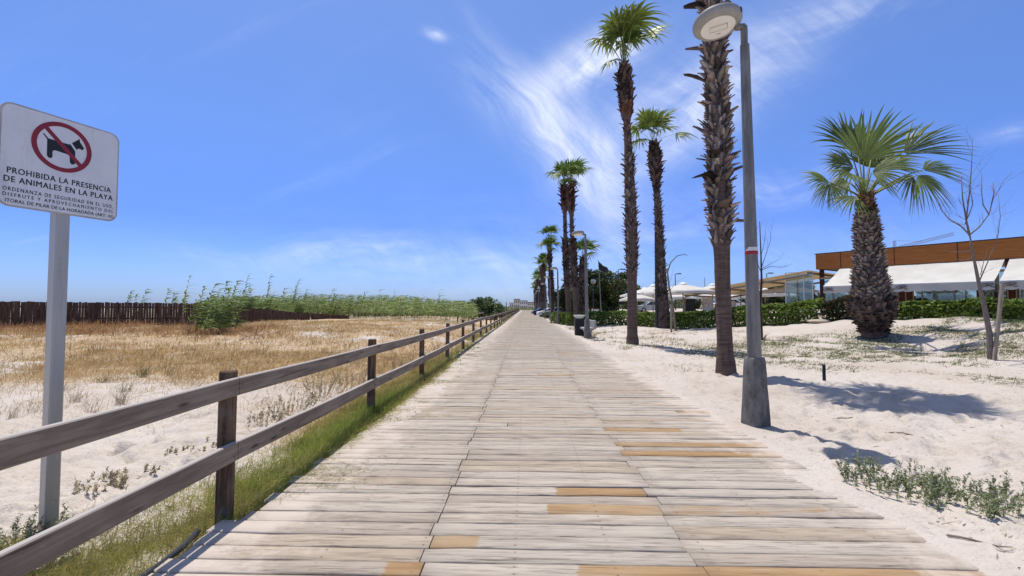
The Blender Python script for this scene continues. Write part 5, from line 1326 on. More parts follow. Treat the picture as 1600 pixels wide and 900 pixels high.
tag(np_obj('far_shrubs', *(lambda q: (lambda x, y: leaves(np.stack([x, y, H(x, y)+q.uniform(0, 1, len(x))**1.4*(1.3+1.5*fbm(x*0.1, y*0.1, 211, 3))], 1), 0.45*q.uniform(0.6, 1.4, len(x)), palette(len(x), PINE+[(0.11, 0.13, 0.055)], q), 0.3, 1.6, q))(q.uniform(4.5, 150, 16000), q.uniform(95, 125, 16000)))(np.random.default_rng(540))[:2], M_LEAF,
    col=(lambda q: palette(16000*4, PINE+[(0.11, 0.13, 0.055)], q))(np.random.default_rng(541))), 'distant belt of shrubs behind the car park', 'shrubs', kind='stuff')

# ------------------------------------------------------------------ restaurant
FT = Vector((0.597, -0.802, 0)).normalized(); FN = Vector((-0.802, -0.597, 0)).normalized(); UP = Vector((0, 0, 1))
FA = at(1277, 421, 31.0); FA.z = 0
gA = H1(FA.x, FA.y); LEN = 17.0; DEP = 8.5
def fp(s, d, z): return FA+FT*s-FN*d+UP*z          # s along the facade, d into the building
RF = Matrix((FT, -FN, UP)).transposed()
rest = thing('restaurant', 'single-storey beach restaurant with brown timber fascia, glazing and white awnings at right', 'restaurant', (FA.x, FA.y, gA-0.05))
zt0, zb0 = at(1277, 397.5, 31.0).z, at(1277, 421, 31.0).z
m = MB()
m.box(fp(LEN/2, -0.03, (zt0+zb0)/2), (LEN+0.1, 0.08, zt0-zb0), RF); m.build('roof_fascia', M_FASCIA, rest)
m = MB(); m.box(fp(-0.03, DEP/2, (zt0+zb0)/2), (0.08, DEP, zt0-zb0), RF); m.build('side_fascia', M_FASCIA, rest)
m = MB(); m.box(fp(LEN/2, 0.0, zt0+0.025), (LEN+0.2, 0.16, 0.05), RF); m.build('roof_coping', M_DARKMETAL, rest)
m = MB(); m.box(fp(LEN/2, DEP/2+0.1, zb0+0.18), (LEN-0.1, DEP, 0.2), RF); m.build('roof', M_CEIL, rest)
m = MB(); m.box(fp(LEN/2, DEP/2+0.2, gA-0.15), (LEN, DEP+0.6, 0.5), RF); m.build('floor', M_PAVE, rest)
gz = gA+0.10; zh = 3.35
s_of = lambda px: (lambda r: ((Vector((r.x, r.y, 0)).cross(FN.cross(UP)).z), r))(ray(px, 470))
def s_at(px):
    """position along the facade seen at a photo column"""
    r = ray(px, 470); A = np.array(((r.x, -FT.x), (r.y, -FT.y))); t, s = np.linalg.solve(A, np.array((FA.x, FA.y))); return float(s)
for px, wd, mt in ((1283, 0.26, M_BROWNPOST), (1408, 0.34, M_BROWNPOST), (1420, 0.36, M_BROWNPOST), (1531, 0.30, M_BROWNPOST), (1581, 0.42, M_BROWNPOST), (1700, 0.4, M_BROWNPOST), (1850, 0.4, M_BROWNPOST)):
    s = s_at(px); m = MB(); m.box(fp(s, 0.22, (gz+zb0)/2), (wd, 0.10, zb0-gz), RF, 0.01); m.build('post', mt, rest)
for px in (1300, 1333, 1402, 1414, 1426, 1440, 1462, 1490, 1508, 1545, 1551, 1560, 1574, 1588, 1596, 1640, 1760):
    s = s_at(px); m = MB(); m.box(fp(s, 0.16, (gz+zh)/2), (0.055, 0.05, zh-gz), RF); m.build('mullion', M_TAN if px in (1414, 1402, 1426, 1588, 1574) else M_STEEL, rest)
for a, b in ((1288, 1331), (1335, 1400), (1429, 1460), (1464, 1526), (1537, 1573), (1592, 1690), (1710, 1840)):
    sa, sb = s_at(a), s_at(b); m = MB(); m.box(fp((sa+sb)/2, 0.19, (gz+zh)/2), (abs(sb-sa), 0.02, zh-gz), RF); m.build('glass_panel', M_GLASS, rest)
for s in np.arange(0.3, LEN, 3.2):
    m = MB(); m.box(fp(s, DEP-0.2, (gz+zb0)/2), (0.25, 0.2, zb0-gz+0.1), RF); m.build('post', M_BROWNPOST, rest)
m = MB(); m.box(fp(LEN/2, 0.2, zh+0.06), (LEN, 0.10, 0.12), RF); m.build('head_beam', M_CEIL, rest)
for k, s in enumerate((4.2, 10.0)):
    m = MB(); m.box(fp(s, DEP*0.75, gz+0.55), (2.6, 0.6, 1.1), RF, 0.02); m.build('counter', M_ROOFDARK, rest)
for s in (3.4, 8.8):
    m = MB(); m.lathe([(0.28, -0.18), (0.42, -0.12), (0.45, 0), (0.36, 0.12), (0.15, 0.18)], fp(s, 3.2, zt0+0.22), 14); m.lathe([(0.2, 0), (0.2, 0.3)], fp(s, 3.2, zt0-0.2), 10); m.build('roof_vent', M_STEEL, rest, smooth='auto')
# awnings
def awning(s0, s1, label, rip=False):
    t = thing('awning', label, 'awning', fp((s0+s1)/2, 0, gA), 'white awnings along the restaurant front')
    za, zo, pr = zb0-0.04, 2.82, 2.35; n = 14; V, F = [], []; k = int((s1-s0)/0.4)
    for j in range(n+1):
        q = j/n; d = -0.06-pr*q; z = za+(zo-za)*q - 0.05*math.sin(math.pi*q)
        for i in range(k+1): V.append(fp(s0+(s1-s0)*i/k, d, z+0.010*math.sin(i*1.9+j)))
    for j in range(n):
        for i in range(k): a = j*(k+1)+i; F.append((a, a+1, a+k+2, a+k+1))
    o = np_obj('canopy', V, F, M_AWN, t, smooth=True)
    V, F = [], []; kk = int((s1-s0)/0.05)
    for i in range(kk+1):
        s = s0+(s1-s0)*i/kk; sc = 0.36+0.05*abs(math.sin(s*math.pi/0.42)); w = 0.03*math.sin(s*3.7)
        for j in range(5): q = j/4; V.append(fp(s, -0.06-pr-0.01+w*q, zo-0.045-sc*q))
    for i in range(kk):
        for j in range(4): F.append((i*5+j, (i+1)*5+j, (i+1)*5+j+1, i*5+j+1))
    np_obj('valance', V, F, M_AWN, t, smooth=True)
    m = MB(); m.tube([fp(s0, -0.06-pr, zo-0.03), fp(s1, -0.06-pr, zo-0.03)], 0.035, 8); m.build('front_bar', M_WHITE, t)
    for s in (s0+0.4, s1-0.4):
        m = MB(); m.tube([fp(s, 0.1, za-0.25), fp(s+0.25*(1 if s < (s0+s1)/2 else -1), -pr*0.5, (za+zo)/2-0.35), fp(s, -pr+0.02, zo-0.06)], 0.022, 6); m.build('arm', M_STEEL, t)
    return t, zo, pr
def curl(t, s, zo, pr):
    """dark scrolled mark printed on the valance"""
    m = MB(); c = lambda a, b: fp(s+a, -0.06-pr-0.045, zo-0.24+b)
    for pts in (((-0.26, 0.02), (-0.12, 0.10), (0.06, 0.12), (0.22, 0.09)), ((0.20, 0.06), (0.06, 0.0), (-0.08, -0.02), (-0.22, -0.07)), ((-0.10, 0.04), (0.02, 0.06), (0.05, 0.01), (-0.04, -0.03)), ((0.10, -0.03), (0.20, -0.08), (0.26, -0.05))):
        for a, b in zip(pts[:-1], pts[1:]): m.bar(c(*a), c(*b), 0.02, 0.045, up=FN)
    m.build('printed_mark', M_BROWNPOST, t)
def s_front(px, py, d, z):
    r = ray(px, py); P0 = FA-FN*d; A = np.array(((r.x, -FT.x), (r.y, -FT.y))); t_, s = np.linalg.solve(A, np.array((P0.x, P0.y))); return float(s)
sj = s_front(1556, 430, -2.4, 2.8)
aw1, zo, pr = awning(s_front(1287, 447, -2.4, 2.8), sj-0.05, 'long white awning left of the dark gap, behind the stout palm')
curl(aw1, s_front(1295, 452, -2.4, 2.7), zo, pr); curl(aw1, s_front(1543, 437, -2.4, 2.7), zo, pr); curl(aw1, s_front(1409, 446, -2.4, 2.7), zo, pr)
aw2, zo, pr = awning(sj+0.12, LEN-0.2, 'white awning right of the dark gap, cut by the right picture edge')
curl(aw2, s_front(1578, 435, -2.4, 2.7), zo, pr)
# pergola to the left of the restaurant
pg = thing('pergola', 'tan cloth pergola sloping down to the left from the restaurant end', 'pergola', fp(-4, 2, gA))
V, F = [], []; n, k = 18, 14; PL = 9.0
def pgz(q): return 3.80-1.25*q
for j in range(n+1):
    q = j/n
    for i in range(k+1):
        d = -1.0+5.2*i/k; V.append(fp(-0.12-PL*q, d, pgz(q)+0.07*math.sin(q*9*math.pi*2)*(0.5+0.5*math.sin(i*0.5+1))-0.10*i/k+0.10))
for j in range(n):
    for i in range(k): a = j*(k+1)+i; F.append((a, a+1, a+k+2, a+k+1))
np_obj('shade_cloth', V, F, M_TAN, pg, smooth=True)
for q in (0.0, 0.33, 0.66, 1.0):
    m = MB(); m.bar(fp(-0.15-PL*q, -1.0, pgz(q)-0.06), fp(-0.15-PL*q, 4.2, pgz(q)-0.16), 0.09, 0.12, ch=0.01); m.build('beam', M_STAKE, pg)
for d in (-0.98, 4.18):
    m = MB(); m.bar(fp(-0.1, d, pgz(0)-0.19-0.02*d), fp(-0.1-PL, d, pgz(1)-0.19-0.02*d), 0.08, 0.12, ch=0.01); m.build('beam', M_STAKE, pg)
    for q in (0.33, 0.66, 1.0):
        p = fp(-0.15-PL*q, d, 0); g0 = H1(p.x, p.y); m = MB(); m.box((p.x, p.y, (g0-0.2+pgz(q)-0.25)/2), (0.10, 0.10, pgz(q)-0.25-g0+0.2), RF, 0.01); m.build('post', M_STAKE, pg)
gs = thing('glass_screen', 'tall clear glass screen in a pale frame at the left end of the restaurant', 'glass screen', fp(-0.8, -0.4, gA))
for a, b in ((-0.15, -0.62), (-0.68, -1.75)):
    m = MB(); m.box(fp((a+b)/2, -0.4, gA+1.35), (abs(a-b), 0.015, 2.6), RF); m.build('pane', M_GLASS, gs)
for s in (-0.12, -0.65, -1.78):
    m = MB(); m.box(fp(s, -0.4, gA+1.33), (0.05, 0.05, 2.75), RF); m.build('frame', M_WHITE, gs)
m = MB(); m.box(fp(-0.95, -0.4, gA+2.72), (1.7, 0.05, 0.05), RF); m.build('frame', M_WHITE, gs)

# ------------------------------------------------------------------ terrace: parasols, furniture
def parasol(px, Y, ptop, half, label, rz=0.3, drop=0.62, group='white parasols on the terrace'):
    tp = at(px, ptop, Y); g0 = H1(tp.x, Y); t = thing('parasol', label, 'parasol', (tp.x, Y, g0), group)
    z1 = tp.z; V, F = [], []; n = 6; seg = 32
    for j in range(n+1):
        q = j/n
        for i in range(seg):
            an = 2*math.pi*i/seg+rz; c, s = math.cos(2*math.pi*i/seg), math.sin(2*math.pi*i/seg)
            k = 1/max(abs(c), abs(s)); k = 1+(k-1)*0.92; r = half*q*k
            rib = abs(math.sin(2*an-2*rz)); V.append((tp.x+math.cos(an)*r, Y+math.sin(an)*r, z1-drop*q**0.92-0.10*q*(k-1)-0.04*q*rib))
    for i in range(seg):
        an = 2*math.pi*i/seg+rz; c, s = math.cos(2*math.pi*i/seg), math.sin(2*math.pi*i/seg); k = 1/max(abs(c), abs(s)); k = 1+(k-1)*0.92
        r = half*1.005*k; V.append((tp.x+math.cos(an)*r, Y+math.sin(an)*r, z1-drop-0.10*(k-1)-0.22))
    for j in range(n+1):
        for i in range(seg): F.append((j*seg+i, j*seg+(i+1) % seg, (j+1)*seg+(i+1) % seg, (j+1)*seg+i))
    np_obj('canopy', V, F, M_AWN, t)
    m = MB(); m.lathe([(0.34, z1-0.13), (0.30, z1+0.0), (0.12, z1+0.10), (0.02, z1+0.14)], (tp.x, Y, 0), 16); m.build('vent_cap', M_CANVAS, t, smooth='auto')
    m = MB(); m.tube([(tp.x, Y, g0-0.1), (tp.x, Y, z1-0.05)], 0.045, 10); m.build('pole', M_STAKE, t)
    m = MB(); m.lathe([(0.42, g0+0.0), (0.42, g0+0.08), (0.10, g0+0.12), (0.07, g0+0.35)], (tp.x, Y, 0), 20); m.build('base', M_CONC, t)
    for i in range(4):
        an = rz+math.pi/4+i*math.pi/2; m = MB(); m.tube([(tp.x, Y, z1-0.55), (tp.x+math.cos(an)*half*0.75, Y+math.sin(an)*half*0.75, z1-drop*0.72)], 0.018, 5); m.build('strut', M_STAKE, t)
    return t
parasol(1067, 37, 443.5, 2.15, 'largest white parasol, right of the medium palm, nearest of the group', 0.35, 0.55)
parasol(1020, 43, 446.5, 1.9, 'white parasol peeking out left of the medium palm', 0.2, 0.6)
parasol(1007, 49, 451, 1.8, 'white parasol behind the dark street-light pole at left of the group', 0.5, 0.6)
parasol(1113, 44, 445, 2.0, 'white parasol just left of the nearest palm trunk', 0.1, 0.6)
parasol(1157, 41, 444.5, 1.8, 'white parasol between the nearest palm trunk and the lamp', 0.4, 0.6)
parasol(996, 41, 458, 1.15, 'low leftmost white parasol beside the tall slim palm', 0.3, 0.45)
parasol(1085, 52, 456, 2.0, 'white parasol in the back row behind the largest one', 0.3, 0.5)
parasol(1140, 54, 456, 2.0, 'white parasol in the back row behind the nearest palm trunk', 0.25, 0.5)
parasol(1050, 50, 456.5, 1.8, 'white parasol in the back row behind the medium palm', 0.25, 0.5)
parasol(1195, 46, 452, 2.0, 'white parasol half under the pergola cloth behind the lamp', 0.3, 0.45)
parasol(1232, 35, 447.5, 1.45, 'small flat white parasol under the right part of the pergola', 0.63, 0.22)
def closed(px, Y, pt, pb_, label, w=0.26):
    tp = at(px, pt, Y); bt = at(px, pb_, Y); g0 = H1(tp.x, Y); t = thing('folded_parasol', label, 'folded parasol', (tp.x, Y, g0), 'folded white cloths on the terrace')
    V, F = [], []; n, seg = 12, 24
    for j in range(n+1):
        q = j/n; r = w*(0.25+0.55*min(1, q*3) - 0.28*math.exp(-((q-0.55)/0.12)**2)+0.45*max(0, q-0.6))
        for i in range(seg): an = 2*math.pi*i/seg; rr_ = r*(1+0.22*math.sin(6*an+q*2)); V.append((tp.x+math.cos(an)*rr_, Y+math.sin(an)*rr_, tp.z+(bt.z-tp.z)*q))
    for j in range(n):
        for i in range(seg): F.append((j*seg+i, j*seg+(i+1) % seg, (j+1)*seg+(i+1) % seg, (j+1)*seg+i))
    np_obj('cloth', V, F, M_CANVAS, t, smooth=True); m = MB(); m.tube([(tp.x, Y, g0-0.1), (tp.x, Y, tp.z+0.1)], 0.035, 8); m.build('pole', M_STAKE, t)
closed(1099, 39, 464, 484, 'left of the two folded white cloths beside the black cabinet', 0.24)
closed(1108, 38, 464, 486, 'right of the two folded white cloths, flaring at its foot', 0.36)
closed(1146, 38, 470, 486, 'folded white cloth just right of the nearest palm trunk', 0.26)
cb = gd(1078, 39); cab = thing('black_cabinet', 'black upright cabinet under the largest parasol', 'cabinet', cb)
tz = at(1078, 467, 39).z
m = MB(); m.box((cb.x, cb.y, (cb.z+tz)/2), (0.78, 0.55, tz-cb.z), None, 0.03); m.build('body', M_BLACK, cab)
m = MB(); m.box((cb.x-0.02, cb.y-0.285, (cb.z+tz)/2), (0.60, 0.015, (tz-cb.z)*0.86), None, 0.005); m.build('door', M_DARKMETAL, cab)
m = MB(); m.box((cb.x+0.36, cb.y-0.29, tz-0.35), (0.03, 0.02, 0.4), None, 0.004); m.build('side_strip', M_STEEL, cab)
def chair(p, rz, label):
    t = thing('terrace_chair', label, 'chair', p, 'dark chairs on the terrace'); r = Matrix.Rotation(rz, 3, 'Z'); P = lambda x, y, z: Vector(p)+r @ Vector((x, y, z))
    m = MB(); m.box(P(0, 0, 0.45), (0.46, 0.46, 0.04), r, 0.01); m.build('seat', M_ROOFDARK, t)
    m = MB(); m.box(P(0, 0.22, 0.72), (0.44, 0.03, 0.40), r, 0.01); m.build('backrest', M_ROOFDARK, t)
    for a in (-1, 1):
        for b in (-1, 1):
            m = MB(); m.tube([P(a*0.2, b*0.2, 0), P(a*0.19, b*0.2, 0.45 if b < 0 else 0.92)], 0.018, 6); m.build('leg', M_DARKMETAL, t)
def table(p, label):
    t = thing('terrace_table', label, 'table', p, 'tables on the terrace'); p = Vector(p)
    m = MB(); m.box(p+Vector((0, 0, 0.74)), (0.9, 0.9, 0.035), None, 0.008); m.build('tabletop', M_STAKE, t)
    m = MB(); m.tube([p, p+Vector((0, 0, 0.73))], 0.04, 8); m.build('pedestal', M_DARKMETAL, t); m = MB(); m.lathe([(0.28, 0.0), (0.26, 0.03), (0.05, 0.05)], p, 16); m.build('foot', M_DARKMETAL, t)
for i, (px, Y, lab) in enumerate(((1062, 38.5, 'under the largest parasol'), (1090, 40.5, 'beside the black cabinet'), (1020, 42, 'under the left parasol'), (1118, 43, 'near the nearest palm trunk'), (1210, 33, 'under the pergola at left'), (1245, 33.5, 'under the pergola by the glass screen'))):
    p = gd(px, Y); table(p, 'square terrace table '+lab); chair(p+Vector((0.75, 0.1, 0)), 1.4, 'dark chair right of the table '+lab); chair(p+Vector((-0.75, -0.1, 0)), -1.5, 'dark chair left of the table '+lab)
for k, (s, d) in enumerate(((3.6, 1.6), (5.6, 2.4), (7.2, 1.7), (8.6, 2.8))):
    p = fp(s, d, gA+0.10); lab = ['behind the brown posts', 'in the middle of the glass front', 'behind the staked sapling', 'toward the right picture edge'][k]
    table(p, 'square table inside the restaurant '+lab); chair(p+FT*0.75, 1.4-0.93, 'dark chair right of the inside table '+lab); chair(p-FT*0.75, -1.6-0.93, 'dark chair left of the inside table '+lab)

# cars in the car park
def car(px, Y, paint, label, rz=0.0):
    b = gd(px, Y); b.z = H1(b.x, b.y); t = thing('parked_car', label, 'car', b, 'cars parked beyond the hedge'); r = Matrix.Rotation(rz, 3, 'Z')
    P = lambda x, y, z: b+r @ Vector((x, y, z))
    prof = [(-2.05, 0.28), (-2.1, 0.62), (-1.95, 0.86), (-1.15, 0.96), (-0.45, 1.42), (0.95, 1.46), (1.75, 1.02), (2.05, 0.92), (2.1, 0.5), (2.0, 0.28)]
    m = MB(); m.prism(prof, P(0, -0.84, 0), r @ Vector((1, 0, 0)), UP, r @ Vector((0, 1, 0)), 1.68); o = m.build('body', paint, t)
    bv = o.modifiers.new('bevel', 'BEVEL'); bv.width = 0.07; bv.segments = 2; bv.limit_method = 'ANGLE'
    for sgn in (-1, 1):
        y_ = sgn*0.845
        for poly in ([(-0.95, 0.98), (-0.40, 1.34), (0.18, 1.36), (0.18, 0.98)], [(0.26, 0.98), (0.26, 1.36), (0.90, 1.37), (1.50, 1.0)]):
            m = MB(); m.prism(poly, P(0, y_-0.004, 0), r @ Vector((1, 0, 0)), UP, r @ Vector((0, 1, 0)), 0.008); m.build('window', M_CARGLASS, t)
        for x in (-1.3, 1.3):
            rot = r @ Matrix.Rotation(R(90), 3, 'X'); m = MB(); m.lathe([(0.20, -0.11), (0.315, -0.10), (0.32, 0), (0.315, 0.10), (0.20, 0.11)], P(x, sgn*0.76, 0.32), 20, rot); w = m.build('wheel', M_TYRE, t)
            m = MB(); m.lathe([(0.19, -0.118), (0.19, 0.118)], P(x, sgn*0.76, 0.32), 14, rot); m.build('rim', M_RIM, w)
        m = MB(); m.box(P(-2.06, sgn*0.58, 0.70), (0.08, 0.34, 0.13), r, 0.02); m.build('headlight', M_DIFF, t)
    m = MB(); m.prism([(-0.66, 0), (0.66, 0), (0.56, 0.58), (-0.56, 0.58)], P(-1.125, 0, 1.0), r @ Vector((0, 1, 0)), r @ Vector((0.82, 0, 0.57)).normalized(), r @ Vector((-0.57, 0, 0.82)).normalized(), 0.012); m.build('windscreen', M_CARGLASS, t)
car(860, 74, M_CARWHITE, 'white parked car left of the twin palms', 0.2); car(873, 68, M_CARSILVER, 'silver parked car just left of the twin palms', 0.15)
car(940, 70, M_CARWHITE, 'white parked car under the dark evergreen trees', -0.4); car(1018, 62, M_CARSILVER, 'silver parked car under the left parasols', 0.1)
car(1133, 58, M_CARWHITE, 'white parked car right of the nearest palm trunk', 0.0); car(1330, 56, M_CARWHITE, 'white parked car seen through the restaurant', 0.1)
car(848, 90, M_CARDARK, 'dark parked car far along the boardwalk', 0.2); car(1500, 54, M_CARWHITE, 'white parked car seen through the glass behind the staked sapling', 0.0)

# ------------------------------------------------------------------ poles, flag, lights, crane
def pole_light(px, Y, ytop, label, mt, arm=(0.5, 0), r=0.06, head=True, name='street_light'):
    tp = at(px, ytop, Y); g0 = H1(tp.x, Y); t = thing(name, label, 'street light', (tp.x, Y, g0)); m = MB(); m.tube([(tp.x, Y, g0-0.2), (tp.x, Y, (g0+tp.z)/2), (tp.x, Y, tp.z)], [r*1.3, r, r*0.75], 10); m.build('pole', mt, t)
    if head:
        m = MB(); m.tube([(tp.x, Y, tp.z-0.08), (tp.x+arm[0]*0.5, Y, tp.z+0.02), (tp.x+arm[0], Y, tp.z+0.03)], 0.035, 6); m.build('arm', mt, t)
        m = MB(); m.box((tp.x+arm[0]+0.18, Y, tp.z+0.02), (0.62, 0.28, 0.13), None, 0.04); m.build('lamp_head', mt, t)
    return t
pole_light(1024, 33, 362, 'tall dark plain pole just left of the medium palm', M_DARKMETAL, head=False, r=0.075)
pole_light(966, 57, 421, 'dark street light in front of the olive-topped tree', M_DARKMETAL, (0.35, 0), 0.06)
pole_light(1055, 62, 428, 'dark street light above the largest parasol', M_DARKMETAL, (0.3, 0), 0.06)
pole_light(1198, 60, 427, 'double-headed dark street light right of the lamp', M_DARKMETAL, (0.3, 0), 0.06)
t = pole_light(1101, 80, 434, 'thin distant mast right of the largest parasol', M_DARKMETAL, head=False, r=0.05)
# flag
fb = gd(940, 50); fl = thing('flagpole', 'pale leaning flagpole with a dark drooping flag among the evergreens', 'flagpole', fb)
ft = at(935, 407, 50); m = MB(); m.tube([fb-Vector((0, 0, 0.2)), ft], [0.06, 0.04], 8); m.build('pole', M_STEEL, fl)
V, F = [], []
for i in range(9):
    for j in range(7):
        s_, v_ = i/8, j/6; V.append(ft+Vector((0.04+0.95*s_, 0.12*math.sin(s_*6+v_), -0.15-0.95*s_*0.75-0.85*v_*(1-0.35*s_)+0.05*math.sin(s_*9))))
for i in range(8):
    for j in range(6): a = i*7+j; F.append((a, a+1, a+8, a+7))
o = np_obj('flag', V, F, M_FLAG, fl, smooth=True); so_ = o.modifiers.new('thickness', 'SOLIDIFY'); so_.thickness = 0.01
# globe lamp
gb_ = at(927, 440, 47); g0 = H1(gb_.x, 47); gl_ = thing('globe_lamp', 'white globe lamp on a thin pole in front of the dark evergreen tree', 'globe lamp', (gb_.x, 47, g0))
m = MB(); m.tube([(gb_.x, 47, g0-0.1), (gb_.x, 47, gb_.z-0.2)], 0.04, 8); m.build('pole', M_DARKMETAL, gl_)
m = MB(); m.lathe([(0.08, -0.24), (0.20, -0.17), (0.26, -0.03), (0.265, 0.0)], gb_, 20); m.build('lower_globe', M_LAMPBODY, gl_, smooth=True)
m = MB(); m.lathe([(0.265, 0.01), (0.25, 0.10), (0.17, 0.21), (0.03, 0.26)], gb_, 20); m.build('upper_globe', M_WHITE, gl_, smooth=True)
# crane
cr0 = at(1398, 376, 260); cr = thing('tower_crane', 'thin tower crane jib on the horizon above the restaurant roof', 'crane', (cr0.x, 260, 0))
def truss(a, b, w, n, mt, name, r=0.10):
    m = MB(); a, b = Vector(a), Vector(b); d = (b-a).normalized(); u1 = d.cross(Vector((0, 1, 0.01))).normalized(); u2 = Vector((0, 1, 0)); cs = [u1*w-u2*w*0.6, u1*w+u2*w*0.6, -u1*w]
    for c in cs: m.tube([a+c, b+c], r, 4)
    for i in range(n):
        p0 = a+(b-a)*i/n; p1 = a+(b-a)*(i+1)/n
        for j in range(3): m.tube([p0+cs[j], p1+cs[(j+1) % 3]], r*0.7, 4, cap=False)
    return m.build(name, mt, cr)
truss((cr0.x, 260, 0), cr0, 0.6, 22, M_STEEL, 'mast'); j0 = at(1399, 388, 260); j1 = at(1490, 365.5, 260); truss(j0, j1, 0.7, 24, M_STEEL, 'jib', 0.09)
m = MB(); m.tube([cr0, at(1440, 377, 260)], 0.06, 4); m.build('stay', M_STEEL, cr)

# bin and bench beside the second lamp
bn = gd(905, 26.5); bn.z = 0.0; bi = thing('litter_bin', 'black litter bin with a pale funnel top behind the second lamp', 'bin', bn)
m = MB(); m.box(bn+Vector((0, 0, 0.42)), (0.50, 0.50, 0.94), None, 0.03); m.build('body', M_BLACK, bi)
m = MB(); m.lathe([(0.10, 0.90), (0.20, 0.97), (0.33, 1.10), (0.345, 1.13), (0.30, 1.12), (0.16, 0.99), (0.05, 0.97)], bn, 20); m.build('funnel_top', M_WHITE, bi, smooth='auto')
bh = gd(919, 25.6); bh.z = -0.01; be = thing('concrete_bench', 'grey concrete bench with upright end slab beside the second lamp', 'bench', bh)
m = MB(); m.box(bh+Vector((-0.1, 0.1, 0.44)), (0.52, 1.9, 0.12), Matrix.Rotation(0.05, 3, 'Z'), 0.02); m.build('seat', M_BENCH, be)
m = MB(); m.prism([(-0.28, 0.38), (0.2, 0.38), (0.16, -0.1), (0.02, -0.1)], bh+Vector((-0.08, -0.55, 0)), (1, 0, 0), UP, (0, 1, 0), 0.14); m.build('leg', M_BENCH, be)
m = MB(); m.prism([(-0.28, 0.38), (0.2, 0.38), (0.16, -0.1), (0.02, -0.1)], bh+Vector((-0.08, 0.65, 0)), (1, 0, 0), UP, (0, 1, 0), 0.14); m.build('leg', M_BENCH, be)
m = MB(); m.box(bh+Vector((0.22, 0.1, 0.66)), (0.09, 1.9, 0.44), Matrix.Rotation(0.05, 3, 'Z'), 0.02); m.build('backrest', M_BENCH, be)

# far buildings at the end of the boards, pale house between the trees
def house(px0, px1, Y, ytop, label, wallm, roof=M_ROOFDARK, floors=2, bays=3, dep=10):
    a, b = at(px0, ytop, Y), at(px1, ytop, Y); w = b.x-a.x; h = a.z; cx = (a.x+b.x)/2; t = thing('house', label, 'house', (cx, Y+dep/2, 0), 'pale houses in the distance')
    m = MB(); m.box((cx, Y+dep/2, h/2-0.3), (w, dep, h-0.4), None); m.build('wall', wallm, t)
    m = MB(); m.box((cx, Y+dep/2, h-0.25), (w+0.5, dep+0.5, 0.5), None, 0.05); m.build('roof', roof, t)
    fh = (h-0.5)/floors
    for f in range(floors):
        for k in range(bays):
            x_ = a.x+w*(k+0.5)/bays; m = MB(); m.box((x_, Y-0.01, f*fh+fh*0.55), (w/bays*0.45, 0.06, fh*0.45), None); wi = m.build('window', M_WINDOW, t)
            m = MB(); m.box((x_, Y-0.06, f*fh+fh*0.30), (w/bays*0.52, 0.14, 0.10), None); m.build('sill', M_WHITE, wi)
house(803, 812, 330, 467, 'cream two-storey house with dark roof at the far left end of the boardwalk', M_STUCCO)
house(812, 824, 300, 469.5, 'wide pale house in the middle of the boardwalk end', M_STUCCO2, bays=4)
house(796, 806, 420, 473, 'low white house farthest left beyond the dunes', M_STUCCO2, floors=1)
house(824, 834, 280, 472, 'small tan house behind the last palms', M_STUCCO, floors=2)
house(864, 890, 125, 456, 'pale house seen between the palms and the airy tree', M_STUCCO, bays=4)
house(1012, 1060, 130, 472, 'low white building behind the left parasols', M_STUCCO2, floors=1, bays=6)

# ------------------------------------------------------------------ bare saplings, stakes, small things
def branchy(name, label, base, pts, rad, limbs, seed, mt, depth=2, cat='bare tree'):
    """trunk through photo pixels at one depth, limbs = pixel polylines, each with random twigs"""
    q = random.Random(seed); Y = base.y; t = thing(name, label, cat, base)
    def P(px, py, dy=0): return at(px, py, Y+dy)
    m = MB(); P0 = [base-Vector((0, 0, 0.15))]+[P(*p) for p in pts]
    m.tube(P0, [rad*1.2]+[rad*(1-0.8*i/(len(pts)-1)) for i in range(len(pts))], 9); m.build('trunk', mt, t, smooth=True)
    m = MB(); tw_ = MB()
    def twig(p, d, L, r, dep):
        n = 4; pp = [p]; d = d.normalized()
        for i in range(n):
            d = (d+Vector((q.gauss(0, 0.16), q.gauss(0, 0.16), q.gauss(0.05, 0.12)))).normalized(); pp.append(pp[-1]+d*L/n)
        tw_.tube(pp, [r*(1-0.7*i/n) for i in range(n+1)], 4, cap=False)
        if dep > 0:
            for i in range(q.randint(2, 3)):
                k = q.randint(1, n); dd = (d+Vector((q.gauss(0, 0.6), q.gauss(0, 0.5), q.gauss(0.2, 0.4)))); twig(pp[k], dd, L*q.uniform(0.4, 0.7), r*0.6, dep-1)
    for li in limbs:
        wdt = li[0]; dy = q.uniform(-0.25, 0.25)*Y/12; L = [P(x, y, dy*min(1, i/2)) for i, (x, y) in enumerate(li[1])]
        m.tube(L, [wdt*(1-0.75*i/(len(L)-1)) for i in range(len(L))], 6)
        for i in range(1, len(L)):
            for k in range(2):
                d = (L[i]-L[i-1]).normalized()+Vector((q.gauss(0, 0.7), q.gauss(0, 0.5), q.gauss(0.1, 0.4))); twig(L[i-1]+(L[i]-L[i-1])*q.random(), d, (L[-1]-L[0]).length*q.uniform(0.15, 0.32), max(0.0035, wdt*0.22), depth-1)
    if m.v: m.build('limbs', mt, t, smooth=True)
    if tw_.v: tw_.build('twigs', M_TWIG, t)
    return t
s1 = gp(1549, 562)
